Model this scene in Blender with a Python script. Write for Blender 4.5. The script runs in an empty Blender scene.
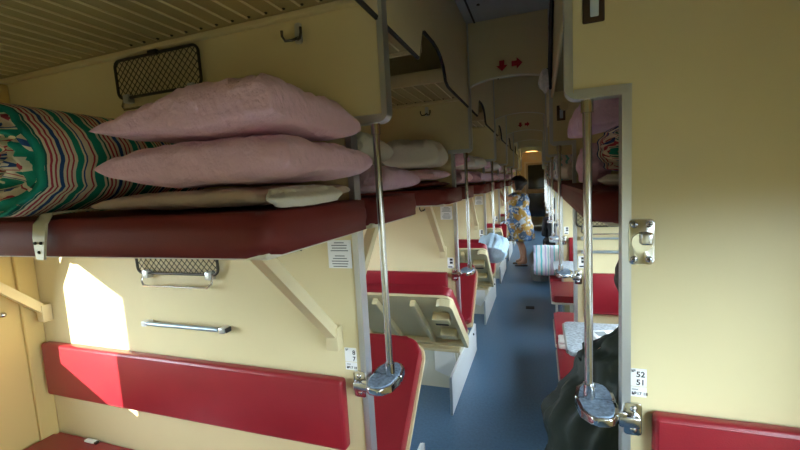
import bpy, bmesh, math, random
from mathutils import Vector, Matrix, noise
random.seed(7)
PI = math.pi
SC = bpy.context.scene
C = SC.collection

# ------------------------------------------------------------------ setting out
H = 1.60                                  # eye height
PITCH = 1.783                             # bay length along the carriage
Y1 = 1.30                                 # first pair of partitions
NP = 7
YP = [Y1 + PITCH * (k - 1) for k in range(NP + 1)]      # YP[0] is behind the camera
XW_L, XW_R = -2.51, 0.86                  # carriage side walls
XL_LOW, XL_UP = -0.632, -0.491            # aisle edges of the bay partitions
XR_LOW, XR_UP = 0.233, 0.086              # aisle edges of the side partitions
Z_STEP, Z_CEIL, Z_CUT = 0.90, 2.75, 1.828
XPL, XPR = -0.534, 0.134                  # grab poles
Y_END, Y_BACK = 13.75, -1.6
ORD = ['zeroth', 'first', 'second', 'third', 'fourth', 'fifth', 'sixth', 'seventh']

# ------------------------------------------------------------------ materials
def nodes(name):
    m = bpy.data.materials.new(name); m.use_nodes = True
    nt = m.node_tree
    return m, nt, nt.nodes['Principled BSDF']

def mat(name, col, rough=.5, metal=0, bump=0, bscale=60, var=.0, vscale=4, spec=.5, coat=0, sheen=0, bdist=.01):
    m, nt, p = nodes(name)
    p.inputs['Base Color'].default_value = (*col, 1)
    p.inputs['Roughness'].default_value = rough
    p.inputs['Metallic'].default_value = metal
    p.inputs['Specular IOR Level'].default_value = spec
    p.inputs['Coat Weight'].default_value = coat
    p.inputs['Sheen Weight'].default_value = sheen
    tc = nt.nodes.new('ShaderNodeTexCoord')
    if var:
        n = nt.nodes.new('ShaderNodeTexNoise'); n.inputs['Scale'].default_value = vscale; n.inputs['Detail'].default_value = 5
        nt.links.new(tc.outputs['Object'], n.inputs['Vector'])
        mx = nt.nodes.new('ShaderNodeMix'); mx.data_type = 'RGBA'
        mx.inputs[6].default_value = (*[c * (1 - var) for c in col], 1)
        mx.inputs[7].default_value = (*[min(1, c * (1 + var)) for c in col], 1)
        nt.links.new(n.outputs['Fac'], mx.inputs[0]); nt.links.new(mx.outputs[2], p.inputs['Base Color'])
    if bump:
        n = nt.nodes.new('ShaderNodeTexNoise'); n.inputs['Scale'].default_value = bscale; n.inputs['Detail'].default_value = 4
        nt.links.new(tc.outputs['Object'], n.inputs['Vector'])
        b = nt.nodes.new('ShaderNodeBump'); b.inputs['Strength'].default_value = bump; b.inputs['Distance'].default_value = bdist
        nt.links.new(n.outputs['Fac'], b.inputs['Height']); nt.links.new(b.outputs['Normal'], p.inputs['Normal'])
    return m

def stripes(name, period, stops, base, warp=.02):
    """woven stripes across UV.x"""
    m, nt, p = nodes(name)
    p.inputs['Roughness'].default_value = .9
    p.inputs['Specular IOR Level'].default_value = .15
    uv = nt.nodes.new('ShaderNodeTexCoord')
    sep = nt.nodes.new('ShaderNodeSeparateXYZ'); nt.links.new(uv.outputs['UV'], sep.inputs[0])
    nz = nt.nodes.new('ShaderNodeTexNoise'); nz.inputs['Scale'].default_value = 5
    nt.links.new(uv.outputs['UV'], nz.inputs['Vector'])
    ma = nt.nodes.new('ShaderNodeMath'); ma.operation = 'MULTIPLY_ADD'; ma.inputs[1].default_value = warp
    nt.links.new(nz.outputs['Fac'], ma.inputs[0]); nt.links.new(sep.outputs[0], ma.inputs[2])
    dv = nt.nodes.new('ShaderNodeMath'); dv.operation = 'DIVIDE'; dv.inputs[1].default_value = period
    nt.links.new(ma.outputs[0], dv.inputs[0])
    fr = nt.nodes.new('ShaderNodeMath'); fr.operation = 'FRACT'; nt.links.new(dv.outputs[0], fr.inputs[0])
    cr = nt.nodes.new('ShaderNodeValToRGB'); cr.color_ramp.interpolation = 'CONSTANT'
    e = cr.color_ramp.elements
    e[0].position = 0; e[0].color = (*base, 1)
    e[1].position = stops[0][0]; e[1].color = (*stops[0][1], 1)
    for pos, c in stops[1:]:
        x = e.new(pos); x.color = (*c, 1)
    nt.links.new(fr.outputs[0], cr.inputs[0]); nt.links.new(cr.outputs[0], p.inputs['Base Color'])
    b = nt.nodes.new('ShaderNodeBump'); b.inputs['Strength'].default_value = .25; b.inputs['Distance'].default_value = .01
    n2 = nt.nodes.new('ShaderNodeTexNoise'); n2.inputs['Scale'].default_value = 25
    nt.links.new(uv.outputs['Object'], n2.inputs['Vector'])
    nt.links.new(n2.outputs['Fac'], b.inputs['Height']); nt.links.new(b.outputs['Normal'], p.inputs['Normal'])
    return m

def emis(name, col, s):
    m, nt, p = nodes(name)
    p.inputs['Base Color'].default_value = (*col, 1)
    p.inputs['Emission Color'].default_value = (*col, 1); p.inputs['Emission Strength'].default_value = s
    return m

WALLC = (.71, .62, .365)
M = {}
M['wall'] = mat('cream_laminate', WALLC, .42, bump=.03, bscale=9, var=.05, vscale=2.2, spec=.4)
M['side'] = mat('side_wall_laminate', (.66, .50, .20), .45, var=.05, vscale=2)
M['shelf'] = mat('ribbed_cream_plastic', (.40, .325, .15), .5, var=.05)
M['slat'] = mat('pale_rib_plastic', (.72, .64, .40), .5)
M['ceil'] = mat('ceiling_plastic', (.42, .46, .48), .5, var=.06)
M['beige'] = mat('beige_lacquered_wood', (.66, .56, .33), .4, var=.08, vscale=7)
M['pale'] = mat('pale_painted_board', (.74, .72, .60), .45, var=.05)
M['white'] = mat('white_plastic', (.80, .81, .80), .4)
M['red'] = mat('red_vinyl', (.27, .014, .024), .33, bump=.10, bscale=220, var=.22, vscale=6, spec=.5)
M['maroon'] = mat('maroon_vinyl', (.150, .020, .017), .55, spec=.3, bump=.10, bscale=220, var=.2, vscale=6)
M['steel'] = mat('brushed_steel', (.55, .56, .58), .22, metal=1)
M['alu'] = mat('anodised_aluminium', (.60, .62, .63), .38, metal=.85)
M['chrome'] = mat('chrome', (.62, .63, .64), .12, metal=1)
M['rubber'] = mat('black_rubber', (.012, .012, .012), .6)
M['dark'] = mat('dark_metal', (.05, .045, .035), .4, metal=.6)
M['brown'] = mat('brown_plate', (.06, .035, .02), .4)
M['speck'] = mat('speckled_blue_pad', (.20, .27, .36), .6, var=1.0, vscale=90)
M['paper'] = mat('white_paper', (.85, .86, .86), .8)
M['ink'] = mat('black_ink', (.01, .01, .012), .7)
M['grey_ink'] = mat('grey_ink', (.22, .24, .25), .8)
M['redink'] = mat('red_sticker', (.42, .008, .02), .5)
M['rail'] = mat('grey_blue_rail', (.34, .42, .47), .3, metal=.4)
M['floor'] = mat('blue_linoleum', (.085, .165, .275), .34, bump=.02, bscale=30, var=.28, vscale=60, spec=.45)
M['pink'] = mat('pink_cotton', (.78, .51, .67), .9, bump=.8, bscale=15, bdist=.03, spec=.1, sheen=.2, var=.05, vscale=5)
M['lilac'] = mat('lilac_pink_cotton', (.70, .46, .64), .9, bump=.8, bscale=15, bdist=.03, spec=.1, sheen=.2)
M['beigecl'] = mat('beige_ticking', (.62, .50, .42), .9, bump=.7, bscale=16, bdist=.03, spec=.1, sheen=.1)
M['linen'] = mat('off_white_linen', (.74, .72, .68), .9, bump=.7, bscale=16, bdist=.03, spec=.1)
M['greycl'] = mat('grey_beige_pillow_cloth', (.66, .64, .58), .9, bump=.6, bscale=14, bdist=.025, spec=.1)
M['bluecl'] = mat('pale_blue_towelling', (.48, .64, .78), .95, bump=.5, bscale=60, spec=.1)
M['coat'] = mat('dark_green_coat_cloth', (.022, .03, .024), .62, bump=.5, bscale=14, spec=.3)
M['black'] = mat('black_cloth', (.02, .02, .024), .85, bump=.3, bscale=30)
M['greybag'] = mat('grey_bag_cloth', (.20, .20, .20), .85, bump=.3, bscale=30)
M['skin'] = mat('skin', (.52, .27, .17), .55, spec=.3)
M['hair'] = mat('dark_hair', (.012, .009, .008), .5, bump=.6, bscale=80)
M['shoe'] = mat('brown_sandal', (.06, .035, .025), .6)
M['door'] = mat('end_door_paint', (.46, .42, .30), .45)
M['darkglass'] = mat('dark_door_glass', (.02, .022, .015), .1, spec=.7)
M['screen'] = mat('pale_blue_insert', (.55, .66, .74), .2)
M['lamp'] = emis('warm_lamp', (1.0, .50, .14), 2.6)
M['lace'] = mat('white_lace', (.75, .72, .72), .9, var=.35, vscale=60)
# stone-like speckled table top
M['table'] = mat('speckled_grey_table', (.40, .44, .48), .5, var=1.0, vscale=75)
cream = (.72, .66, .55)
G_, R_, B_, DG = (.015, .27, .22), (.42, .06, .10), (.03, .09, .28), (.015, .12, .12)
M['stripe'] = stripes('green_red_striped_ticking', .165, [
    (.05, R_), (.08, cream), (.12, G_), (.27, cream), (.315, DG), (.345, cream), (.385, R_), (.42, cream), (.46, R_), (.49, cream),
    (.535, B_), (.60, cream), (.645, R_), (.675, cream), (.72, R_), (.75, cream), (.80, G_), (.90, cream), (.93, B_), (.96, cream)], cream, .006)
M['aqua'] = stripes('aqua_lilac_striped_ticking', .20, [
    (.10, (.18, .62, .66)), (.20, (.80, .80, .86)), (.34, (.55, .50, .75)), (.42, (.82, .82, .88)), (.52, (.20, .64, .68)),
    (.56, (.82, .82, .88)), (.66, (.30, .30, .42)), (.69, (.70, .66, .84)), (.84, (.24, .62, .70)), (.92, (.82, .82, .88))], (.80, .80, .86), .004)

def floral(name):
    m, nt, p = nodes(name); p.inputs['Roughness'].default_value = .85
    tc = nt.nodes.new('ShaderNodeTexCoord')
    v = nt.nodes.new('ShaderNodeTexVoronoi'); v.inputs['Scale'].default_value = 10
    nt.links.new(tc.outputs['Object'], v.inputs['Vector'])
    sp = nt.nodes.new('ShaderNodeSeparateColor'); nt.links.new(v.outputs['Color'], sp.inputs[0])
    cr = nt.nodes.new('ShaderNodeValToRGB'); cr.color_ramp.interpolation = 'CONSTANT'
    e = cr.color_ramp.elements
    e[0].position = 0; e[0].color = (.34, .20, .03, 1)
    e[1].position = .30; e[1].color = (.06, .14, .30, 1)
    for pos, c in ((.52, (.36, .38, .40)), (.64, (.05, .08, .13)), (.78, (.34, .17, .03))):
        x = e.new(pos); x.color = (*c, 1)
    nt.links.new(sp.outputs[0], cr.inputs[0])
    n = nt.nodes.new('ShaderNodeTexNoise'); n.inputs['Scale'].default_value = 22
    nt.links.new(tc.outputs['Object'], n.inputs['Vector'])
    mx = nt.nodes.new('ShaderNodeMix'); mx.data_type = 'RGBA'; mx.inputs[7].default_value = (.42, .44, .44, 1)
    cr2 = nt.nodes.new('ShaderNodeValToRGB'); cr2.color_ramp.elements[0].position = .55; cr2.color_ramp.elements[1].position = .6
    nt.links.new(n.outputs['Fac'], cr2.inputs[0]); nt.links.new(cr2.outputs[0], mx.inputs[0])
    nt.links.new(cr.outputs[0], mx.inputs[6]); nt.links.new(mx.outputs[2], p.inputs['Base Color'])
    return m
M['floral'] = floral('blue_yellow_floral_cotton')

def glassmat():
    m = bpy.data.materials.new('window_glass'); m.use_nodes = True
    nt = m.node_tree; nt.nodes.clear()
    o = nt.nodes.new('ShaderNodeOutputMaterial'); t = nt.nodes.new('ShaderNodeBsdfTransparent'); g = nt.nodes.new('ShaderNodeBsdfGlossy')
    t.inputs[0].default_value = (.93, .95, .95, 1); g.inputs['Roughness'].default_value = .02
    f = nt.nodes.new('ShaderNodeLayerWeight'); f.inputs[0].default_value = .12
    mx = nt.nodes.new('ShaderNodeMixShader')
    nt.links.new(f.outputs[1], mx.inputs[0]); nt.links.new(t.outputs[0], mx.inputs[1]); nt.links.new(g.outputs[0], mx.inputs[2])
    nt.links.new(mx.outputs[0], o.inputs[0])
    return m
M['glass'] = glassmat()

# ------------------------------------------------------------------ mesh helpers
def obj(name, bm, m, parent=None, loc=None, smooth=True, auto=35):
    me = bpy.data.meshes.new(name)
    bmesh.ops.recalc_face_normals(bm, faces=bm.faces[:])
    bm.to_mesh(me); bm.free()
    if smooth:
        for p in me.polygons: p.use_smooth = True
        if auto: me.set_sharp_from_angle(angle=math.radians(auto))
    o = bpy.data.objects.new(name, me); C.objects.link(o)
    me.materials.append(M[m] if isinstance(m, str) else m)
    if parent: o.parent = parent
    if loc: o.location = loc
    return o

def tag(o, label=None, cat=None, group=None, kind=None):
    if label: o['label'] = label
    if cat: o['category'] = cat
    if group: o['group'] = group
    if kind: o['kind'] = kind
    return o

def thing(name, label, cat, loc=(0, 0, 0), group=None, rz=0):
    o = bpy.data.objects.new(name, None); C.objects.link(o)
    o.location = loc; o.rotation_euler = (0, 0, rz); o.empty_display_size = .05
    return tag(o, label, cat, group)

def struct(name, bm, m, parent=None, **k):
    o = obj(name, bm, m, parent, **k)
    if not parent: o['kind'] = 'structure'
    return o

def dup(root, loc, label=None, group=None):
    r = root.copy(); C.objects.link(r); r.location = loc
    if label: r['label'] = label
    if group: r['group'] = group
    for ch in list(root.children):
        c = ch.copy(); C.objects.link(c); c.parent = r
        for g in list(ch.children):
            d = g.copy(); C.objects.link(d); d.parent = c
    return r

def BM(): return bmesh.new()

def box(bm, x0, x1, y0, y1, z0, z1, bev=0, seg=2, rot=None, piv=None):
    g = bmesh.ops.create_cube(bm, size=1)
    vs = g['verts']
    for v in vs:
        v.co = Vector(((x0 + x1) / 2 + v.co.x * (x1 - x0), (y0 + y1) / 2 + v.co.y * (y1 - y0), (z0 + z1) / 2 + v.co.z * (z1 - z0)))
    if bev:
        es = list({e for v in vs for e in v.link_edges})
        r = bmesh.ops.bevel(bm, geom=es, offset=bev, segments=seg, profile=.5, affect='EDGES')
        vs = list({v for f in r['faces'] for v in f.verts} | {v for v in vs if v.is_valid})
    if rot is not None:
        mt = Matrix.Translation(piv) @ rot @ Matrix.Translation(-Vector(piv))
        for v in vs: v.co = mt @ v.co
    return vs

def tube(bm, pts, r, n=12, closed=False, cap=True):
    pts = [Vector(p) for p in pts]; N = len(pts); rings = []
    prev = None
    for i, p in enumerate(pts):
        a = pts[(i - 1) % N] if (closed or i > 0) else p
        b = pts[(i + 1) % N] if (closed or i < N - 1) else p
        t = (b - a).normalized()
        if prev is None:
            ref = Vector((0, 0, 1)) if abs(t.z) < .9 else Vector((1, 0, 0))
            u = t.cross(ref).normalized()
        else:
            u = (prev - t * prev.dot(t)).normalized()
        prev = u; w = t.cross(u)
        rr = r[i] if isinstance(r, (list, tuple)) else r
        rings.append([bm.verts.new(p + (u * math.cos(k * 2 * PI / n) + w * math.sin(k * 2 * PI / n)) * rr) for k in range(n)])
    for i in range(N if closed else N - 1):
        A, B = rings[i], rings[(i + 1) % N]
        for k in range(n):
            bm.faces.new((A[k], A[(k + 1) % n], B[(k + 1) % n], B[k]))
    if cap and not closed:
        bm.faces.new(rings[0][::-1]); bm.faces.new(rings[-1])
    return rings

def rpoly(pts, rad, seg=6):
    """2D polygon with rounded corners; rad = list of radii"""
    out = []; n = len(pts)
    for i in range(n):
        p = Vector(pts[i]); a = Vector(pts[i - 1]); b = Vector(pts[(i + 1) % n]); r = rad[i] if isinstance(rad, (list, tuple)) else rad
        if r <= 0: out.append(p); continue
        da = (a - p).normalized(); db = (b - p).normalized()
        ang = da.angle(db); t = r / math.tan(ang / 2)
        A = p + da * t; B = p + db * t
        c = p + (da + db).normalized() * (r / math.sin(ang / 2))
        a0 = math.atan2(A.y - c.y, A.x - c.x); a1 = math.atan2(B.y - c.y, B.x - c.x)
        d = (a1 - a0 + PI) % (2 * PI) - PI
        for k in range(seg + 1):
            q = a0 + d * k / seg; out.append(Vector((c.x + r * math.cos(q), c.y + r * math.sin(q))))
    return out

def prism(bm, poly, lo, hi, axis='z', bev=0, seg=3):
    """extrude a 2D polygon along an axis. z: (x,y); y: (x,z); x: (y,z)"""
    def P(p, h):
        if axis == 'z': return (p[0], p[1], h)
        if axis == 'y': return (p[0], h, p[1])
        return (h, p[0], p[1])
    A = [bm.verts.new(P(p, lo)) for p in poly]; B = [bm.verts.new(P(p, hi)) for p in poly]
    n = len(poly)
    f1 = bm.faces.new(A); f2 = bm.faces.new(B[::-1]); fs = [f1, f2]
    for i in range(n): fs.append(bm.faces.new((A[i], B[i], B[(i + 1) % n], A[(i + 1) % n])))
    if bev:
        es = list(set(f1.edges) | set(f2.edges))
        r = bmesh.ops.bevel(bm, geom=es, offset=bev, segments=seg, profile=.5, affect='EDGES')
        return list({v for f in r['faces'] for v in f.verts})
    return A + B

def ribbon(bm, path, half_w, thick, y0, y1):
    """strip following an open (x,z) path, spanning y0..y1, of given thickness to the outside"""
    pts = [Vector(p) for p in path]; n = len(pts); off = []
    for i in range(n):
        a = pts[max(i - 1, 0)]; b = pts[min(i + 1, n - 1)]
        t = (b - a).normalized(); off.append(Vector((t.y, -t.x)))
    rows = []
    for i in range(n):
        p = pts[i] - off[i] * thick * .15; q = pts[i] + off[i] * thick
        rows.append([bm.verts.new((p.x, y0, p.y)), bm.verts.new((q.x, y0, q.y)), bm.verts.new((q.x, y1, q.y)), bm.verts.new((p.x, y1, p.y))])
    for i in range(n - 1):
        for k in range(4):
            bm.faces.new((rows[i][k], rows[i][(k + 1) % 4], rows[i + 1][(k + 1) % 4], rows[i + 1][k]))
    bm.faces.new(rows[0]); bm.faces.new(rows[-1][::-1])

def text_mesh(s, size, m, loc, parent, name='lettering', align='LEFT'):
    cu = bpy.data.curves.new(name, 'FONT'); cu.body = s; cu.size = size; cu.extrude = .0004; cu.align_x = align
    cu.offset = size * .018
    t = bpy.data.objects.new(name, cu); C.objects.link(t)
    dg = bpy.context.evaluated_depsgraph_get()
    me = bpy.data.meshes.new_from_object(t.evaluated_get(dg))
    bpy.data.objects.remove(t)
    o = bpy.data.objects.new(name, me); C.objects.link(o)
    me.materials.clear(); me.materials.append(M[m])
    o.location = loc; o.rotation_euler = (PI / 2, 0, 0); o.parent = parent
    return o

def fbm(p, s, seed=0): return noise.fractal(Vector(p) * s + Vector((seed * 13.1, seed * 7.7, seed * 3.3)), 1.0, 2.0, 3)

def pillow_bm(w, d, h, seed=0, flat=.35, lump=1.0, pr=((2.2, .5), (3.2, .5), (3.4, .45)), N=64):
    """soft pillow: pinched corners, seam round the rim, creases running in from the edges"""
    bm = BM(); uvl = bm.loops.layers.uv.new('UVMap')
    top, bot = {}, {}
    for i in range(N + 1):
        for j in range(N + 1):
            u = -1 + 2 * i / N; v = -1 + 2 * j / N
            # denser sampling near the rim
            uu = math.sin(u * PI / 2 * .92) / math.sin(PI / 2 * .92); vv = math.sin(v * PI / 2 * .92) / math.sin(PI / 2 * .92)
            x = w / 2 * uu * (1 - .05 * (1 - vv * vv) * abs(uu)); y = d / 2 * vv * (1 - .05 * (1 - uu * uu) * abs(vv))
            e = max(0, (1 - uu * uu) * (1 - vv * vv))
            a1, b1 = pr[0] if uu < 0 else pr[1]; a2, b2 = pr[2]
            t = (max(0, 1 - abs(uu) ** a1) ** b1) * (max(0, 1 - abs(vv) ** a2) ** b2)
            edge = 1 - min(1, e * 1.6)
            wr = fbm((x, y, 0), 5, seed) * .10 + abs(fbm((x * 1.0, y * 1.0, 2), 9, seed)) * -.16 * edge
            wr += (abs(fbm((x * 2.2, y * .8, 3), 6, seed)) - .2) * -.20 + (abs(fbm((x * .9 + y, y, 4), 9, seed)) - .2) * -.06
            zt = h * (1 - flat) * t * (1 + wr * lump * 1.5)
            zb = -h * flat * t * (1 + wr * .5 * lump)
            rim = fbm((x, y, 5), 6, seed) * .008
            x += fbm((x, y, 7), 3.5, seed) * .018 * lump; y += fbm((x, y, 9), 3.5, seed) * .018 * lump
            top[i, j] = bm.verts.new((x, y, zt + rim))
            bot[i, j] = top[i, j] if (i in (0, N) or j in (0, N)) else bm.verts.new((x, y, zb + rim))
    for i in range(N):
        for j in range(N):
            for D, flip in ((top, 0), (bot, 1)):
                q = [D[i, j], D[i + 1, j], D[i + 1, j + 1], D[i, j + 1]]
                f = bm.faces.new(q[::-1] if flip else q)
                for l in f.loops: l[uvl].uv = (l.vert.co.x, l.vert.co.y)
    return bm

def roll_bm(rx, rz, L, seed=0, axis='y', wav=.016, N=72, K=30):
    """rolled mattress with axis y: UV.x runs along the roll, and goes on over the rim down the folded end"""
    bm = BM(); uvl = bm.loops.layers.uv.new('UVMap'); rows = []; us = []
    prof = []
    M_ = 24
    for k in range(M_):                       # front end: from the middle of the spiral out to the rim
        f = k / (M_ - 1); rr = .12 + .86 * f
        prof.append((-L / 2 + .012 + (.05 * abs(math.sin(f * 4 * PI)) + .01) * (1 - f * .6), rr, -L / 2 - (1 - f) * .12))
    for k in range(K + 1):
        f = k / K; y = -L / 2 + L * f
        e = min(f, 1 - f) * L
        rr = 1 - .07 * max(0, 1 - e / .05) ** 2
        prof.append((y, rr, y))
    for k in range(M_):
        f = 1 - k / (M_ - 1); rr = .12 + .86 * f
        prof.append((L / 2 - .012 - (.03 * math.sin(f * 3.2 * PI) + .02) * (1 - f * .6), rr, L / 2 + (1 - f) * .30))
    for (y, rr, u) in prof:
        row = []
        for a in range(N):
            th = 2 * PI * a / N
            q = rr * (1 + .035 * fbm((math.cos(th), math.sin(th), y * 3), 1.6, seed) + .03 * math.cos(2 * th + 1))
            yy = y + (wav if abs(u) < L / 2 + .001 else .05) * fbm((math.cos(th) * rr, math.sin(th) * rr, y), 2.4, seed + 3)
            row.append(bm.verts.new((rx * q * math.cos(th), yy, rz * q * math.sin(th))))
        rows.append(row); us.append(u)
    for i in range(len(rows) - 1):
        for a in range(N):
            b = (a + 1) % N
            f = bm.faces.new((rows[i][a], rows[i][b], rows[i + 1][b], rows[i + 1][a]))
            for l, (ui, aa) in zip(f.loops, ((us[i], a), (us[i], a + 1), (us[i + 1], a + 1), (us[i + 1], a))):
                sw = .05 * aa / N if abs(ui) > L / 2 else 0
                
                if abs(ui) > L / 2 + .012:
                    sw += .075 * fbm((math.cos(aa * 2 * PI / N) * .7, math.sin(aa * 2 * PI / N) * .7, ui * 3), 1.1, seed + 9)
                l[uvl].uv = (ui + sw, aa / N)
    for r_, fl in ((rows[0], 1), (rows[-1], 0)):
        c = bm.verts.new(sum((v.co for v in r_), Vector()) / N)
        for a in range(N):
            f = bm.faces.new((r_[a], r_[(a + 1) % N], c))
            for l in f.loops: l[uvl].uv = (us[0], 0)
    if axis == 'x':
        for v in bm.verts: v.co = Vector((v.co.y, -v.co.x, v.co.z))
    return bm

def loft(rings, seed=0, amp=.0, n=40, fs=3.0, ridge=0):
    """closed soft form from rings (z, cx, cy, rx, ry)"""
    bm = BM(); rows = []
    # interpolate the rings
    R = []
    sub = 6
    for i in range(len(rings) - 1):
        for s in range(sub):
            f = s / sub; f = f * f * (3 - 2 * f)
            g = s / sub
            R.append(tuple(rings[i][k] + (rings[i + 1][k] - rings[i][k]) * (g if k == 0 else f) for k in range(5)))
    R.append(rings[-1])
    for (z, cx, cy, rx, ry) in R:
        row = []
        for a in range(n):
            th = 2 * PI * a / n; c, s = math.cos(th), math.sin(th)
            nn = amp * fbm((cx + rx * c, cy + ry * s, z * .6), fs * 3, seed)
            if ridge: nn += ridge * (abs(fbm((c * .6, s * .6, z * .35), fs * 1.7, seed + 2)) - .25) * -1
            row.append(bm.verts.new((cx + (rx + nn) * c, cy + (ry + nn) * s, z + nn * .3)))
        rows.append(row)
    for i in range(len(rows) - 1):
        for a in range(n):
            b = (a + 1) % n
            bm.faces.new((rows[i][a], rows[i][b], rows[i + 1][b], rows[i + 1][a]))
    for r_ in (rows[0], rows[-1]):
        c = bm.verts.new(sum((v.co for v in r_), Vector()) / n)
        for a in range(n): bm.faces.new((r_[a], r_[(a + 1) % n], c))
    return bm

# ------------------------------------------------------------------ room shell
YA, YB = Y_BACK, Y_END
b = BM(); box(b, XW_L - .1, XW_R + .1, YA, YB, -.06, 0); struct('floor', b, 'floor', smooth=False)
b = BM(); box(b, XW_L - .1, XW_R + .1, YA, YB, Z_CEIL, Z_CEIL + .06)
ce = struct('ceiling', b, 'ceil', smooth=False)
b = BM(); box(b, -.435, -.423, YA + .05, YB - .05, Z_CEIL - .006, Z_CEIL + .001); obj('ceiling_joint', b, 'rubber', ce, smooth=False)
for k in range(1, 3):
    b = BM(); bmesh.ops.create_cone(b, cap_ends=True, segments=14, radius1=.012, radius2=.009, depth=.008, matrix=Matrix.Translation((-.36, YP[k] - .31 + (PITCH if k == 1 else PITCH) * 1, Z_CEIL - .003)))
    obj('ceiling_screw', b, 'dark', ce)

WIN_HALF, WZ0, WZ1 = .55, .87, 1.56
bays = [(YP[k] + PITCH / 2 - .10) for k in range(0, NP)] + [YP[0] - PITCH / 2 + .05]
def side_wall(name, x0, x1, m, WH):
    WIN_HALF = WH
    b = BM()
    cs = sorted(bays)
    y = YA
    for c in cs:
        box(b, x0, x1, y, c - WIN_HALF, 0, Z_CEIL)
        box(b, x0, x1, c - WIN_HALF, c + WIN_HALF, 0, WZ0)
        box(b, x0, x1, c - WIN_HALF, c + WIN_HALF, WZ1, Z_CEIL)
        y = c + WIN_HALF
    box(b, x0, x1, y, YB, 0, Z_CEIL)
    return struct(name, b, m, smooth=False)
side_wall('wall_left', XW_L - .09, XW_L, 'side', WIN_HALF)
side_wall('wall_right', XW_R, XW_R + .09, 'side', .68)
b = BM(); box(b, XW_L - .1, XW_R + .1, YA - .06, YA, -.06, Z_CEIL + .06); struct('wall_rear', b, 'wall', smooth=False)
wn = 0
WL = WIN_HALF
for side in (0, 1):
    WIN_HALF = WL if side == 0 else .68
    for c in sorted(bays):
        wn += 1
        x = XW_L if side == 0 else XW_R
        s = -1 if side == 0 else 1
        b = BM(); fw = .035
        xa, xb = sorted((x + s * .0, x + s * .05))
        for (y0, y1, z0, z1) in ((c - WIN_HALF, c - WIN_HALF + fw, WZ0, WZ1), (c + WIN_HALF - fw, c + WIN_HALF, WZ0, WZ1),
                                 (c - WIN_HALF + fw, c + WIN_HALF - fw, WZ0, WZ0 + fw), (c - WIN_HALF + fw, c + WIN_HALF - fw, WZ1 - fw, WZ1)):
            box(b, xa, xb, y0, y1, z0, z1)
        w = struct('window_%d' % wn, b, 'alu', smooth=False)
        b = BM(); box(b, x + s * .024 - .002, x + s * .024 + .002, c - WIN_HALF + fw, c + WIN_HALF - fw, WZ0 + fw, WZ1 - fw)
        obj('pane', b, 'glass', w, smooth=False)
# pilaster strip in the corner of the near bay and the ones after it
for k in range(1, 4):
    b = BM(); box(b, XW_L, XW_L + .022, YP[k] - .10, YP[k] - .016, 0, 2.2, .004, 1); struct('trim_%d' % k, b, 'side')

# partitions --------------------------------------------------------
def lpoly():
    return rpoly([(XW_L, 0), (XL_LOW, 0), (XL_LOW, Z_CUT), (XL_UP, Z_CUT), (XL_UP, Z_CEIL), (XW_L, Z_CEIL)], [0, 0, .012, .022, 0, 0])
def rpoly_():
    return rpoly([(XW_R, 0), (XR_LOW, 0), (XR_LOW, Z_CUT), (XR_UP, Z_CUT), (XR_UP, Z_CEIL), (XW_R, Z_CEIL)], [0, 0, .012, .022, 0, 0])
T = .015
parts_L, parts_R = {}, {}
for k in range(0, NP + 1):
    for side in 'LR':
        b = BM(); prism(b, lpoly() if side == 'L' else rpoly_(), -T, T, 'y')
        p = struct('partition', b, 'wall', loc=(0, YP[k], 0), smooth=False)
        q = lpoly() if side == 'L' else rpoly_()
        path = q[1:-1]
        if side == 'R': path = path[::-1]
        b = BM(); ribbon(b, path, 0, .013, -T - .010, T + .010)
        # broad face strips of the channel, near and far side
        for s in (-1, 1):
            y0, y1 = sorted((s * T, s * (T + .005)))
            sg = -1 if side == 'L' else 1
            xl = XL_LOW if side == 'L' else XR_LOW; xu = XL_UP if side == 'L' else XR_UP
            xs = sorted((xl, xl + sg * .012)); box(b, xs[0], xs[1], y0, y1, 0, Z_CUT + .016)
            xs = sorted((xu + sg * .012, xl)); box(b, xs[0], xs[1], y0, y1, Z_CUT, Z_CUT + .016)
            if side == 'L': box(b, xl - .034, xl - .012, y0, y1, Z_CUT - .014, Z_CUT + .016)
            xs = sorted((xu, xu + sg * .010)); box(b, xs[0], xs[1], y0, y1, Z_CUT, Z_CEIL - .002)
        obj('edge_trim', b, 'alu', p, smooth=False)
        (parts_L if side == 'L' else parts_R)[k] = p

# luggage fascia boards along the aisle, with their finger cut-outs -----------
ZF = 2.155
def fascia(name, k, x0, x1, mirror=False):
    y0 = YP[k] + T + .001; y1 = YP[k + 1] - T - .001; Y0 = YP[k]
    def S(p): return p
    lower = [(y0, ZF), (Y0 + .455, ZF), (Y0 + .466, ZF + .012), (Y0 + .53, ZF + .135), (Y0 + .57, ZF + .15), (Y0 + .74, ZF + .155), (Y0 + .83, ZF + .148),
             (Y0 + .91, ZF + .125), (Y0 + .97, ZF + .085), (Y0 + .995, ZF + .05), (Y0 + 1.01, ZF + .02), (Y0 + 1.06, ZF + .004), (Y0 + 1.13, ZF), (y1, ZF)]
    if mirror: lower = [(y0, ZF), (y1, ZF)]
    poly = lower + [(y1, Z_CEIL), (y0, Z_CEIL)]
    b = BM(); prism(b, poly, x0, x1, 'x')
    f = struct(name, b, 'wall', smooth=False)
    b = BM(); tube(b, [((x0 + x1) / 2, p[0], p[1]) for p in lower], (x1 - x0) / 2 + .0012, 8)
    obj('edge_trim', b, 'wall' if mirror else 'rubber', f)
    return f
for k in range(0, NP):
    fascia('wall_fascia_left', k, XL_UP - .016, XL_UP)
    fascia('wall_fascia_right', k, XR_UP, XR_UP + .016, True)

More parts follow.
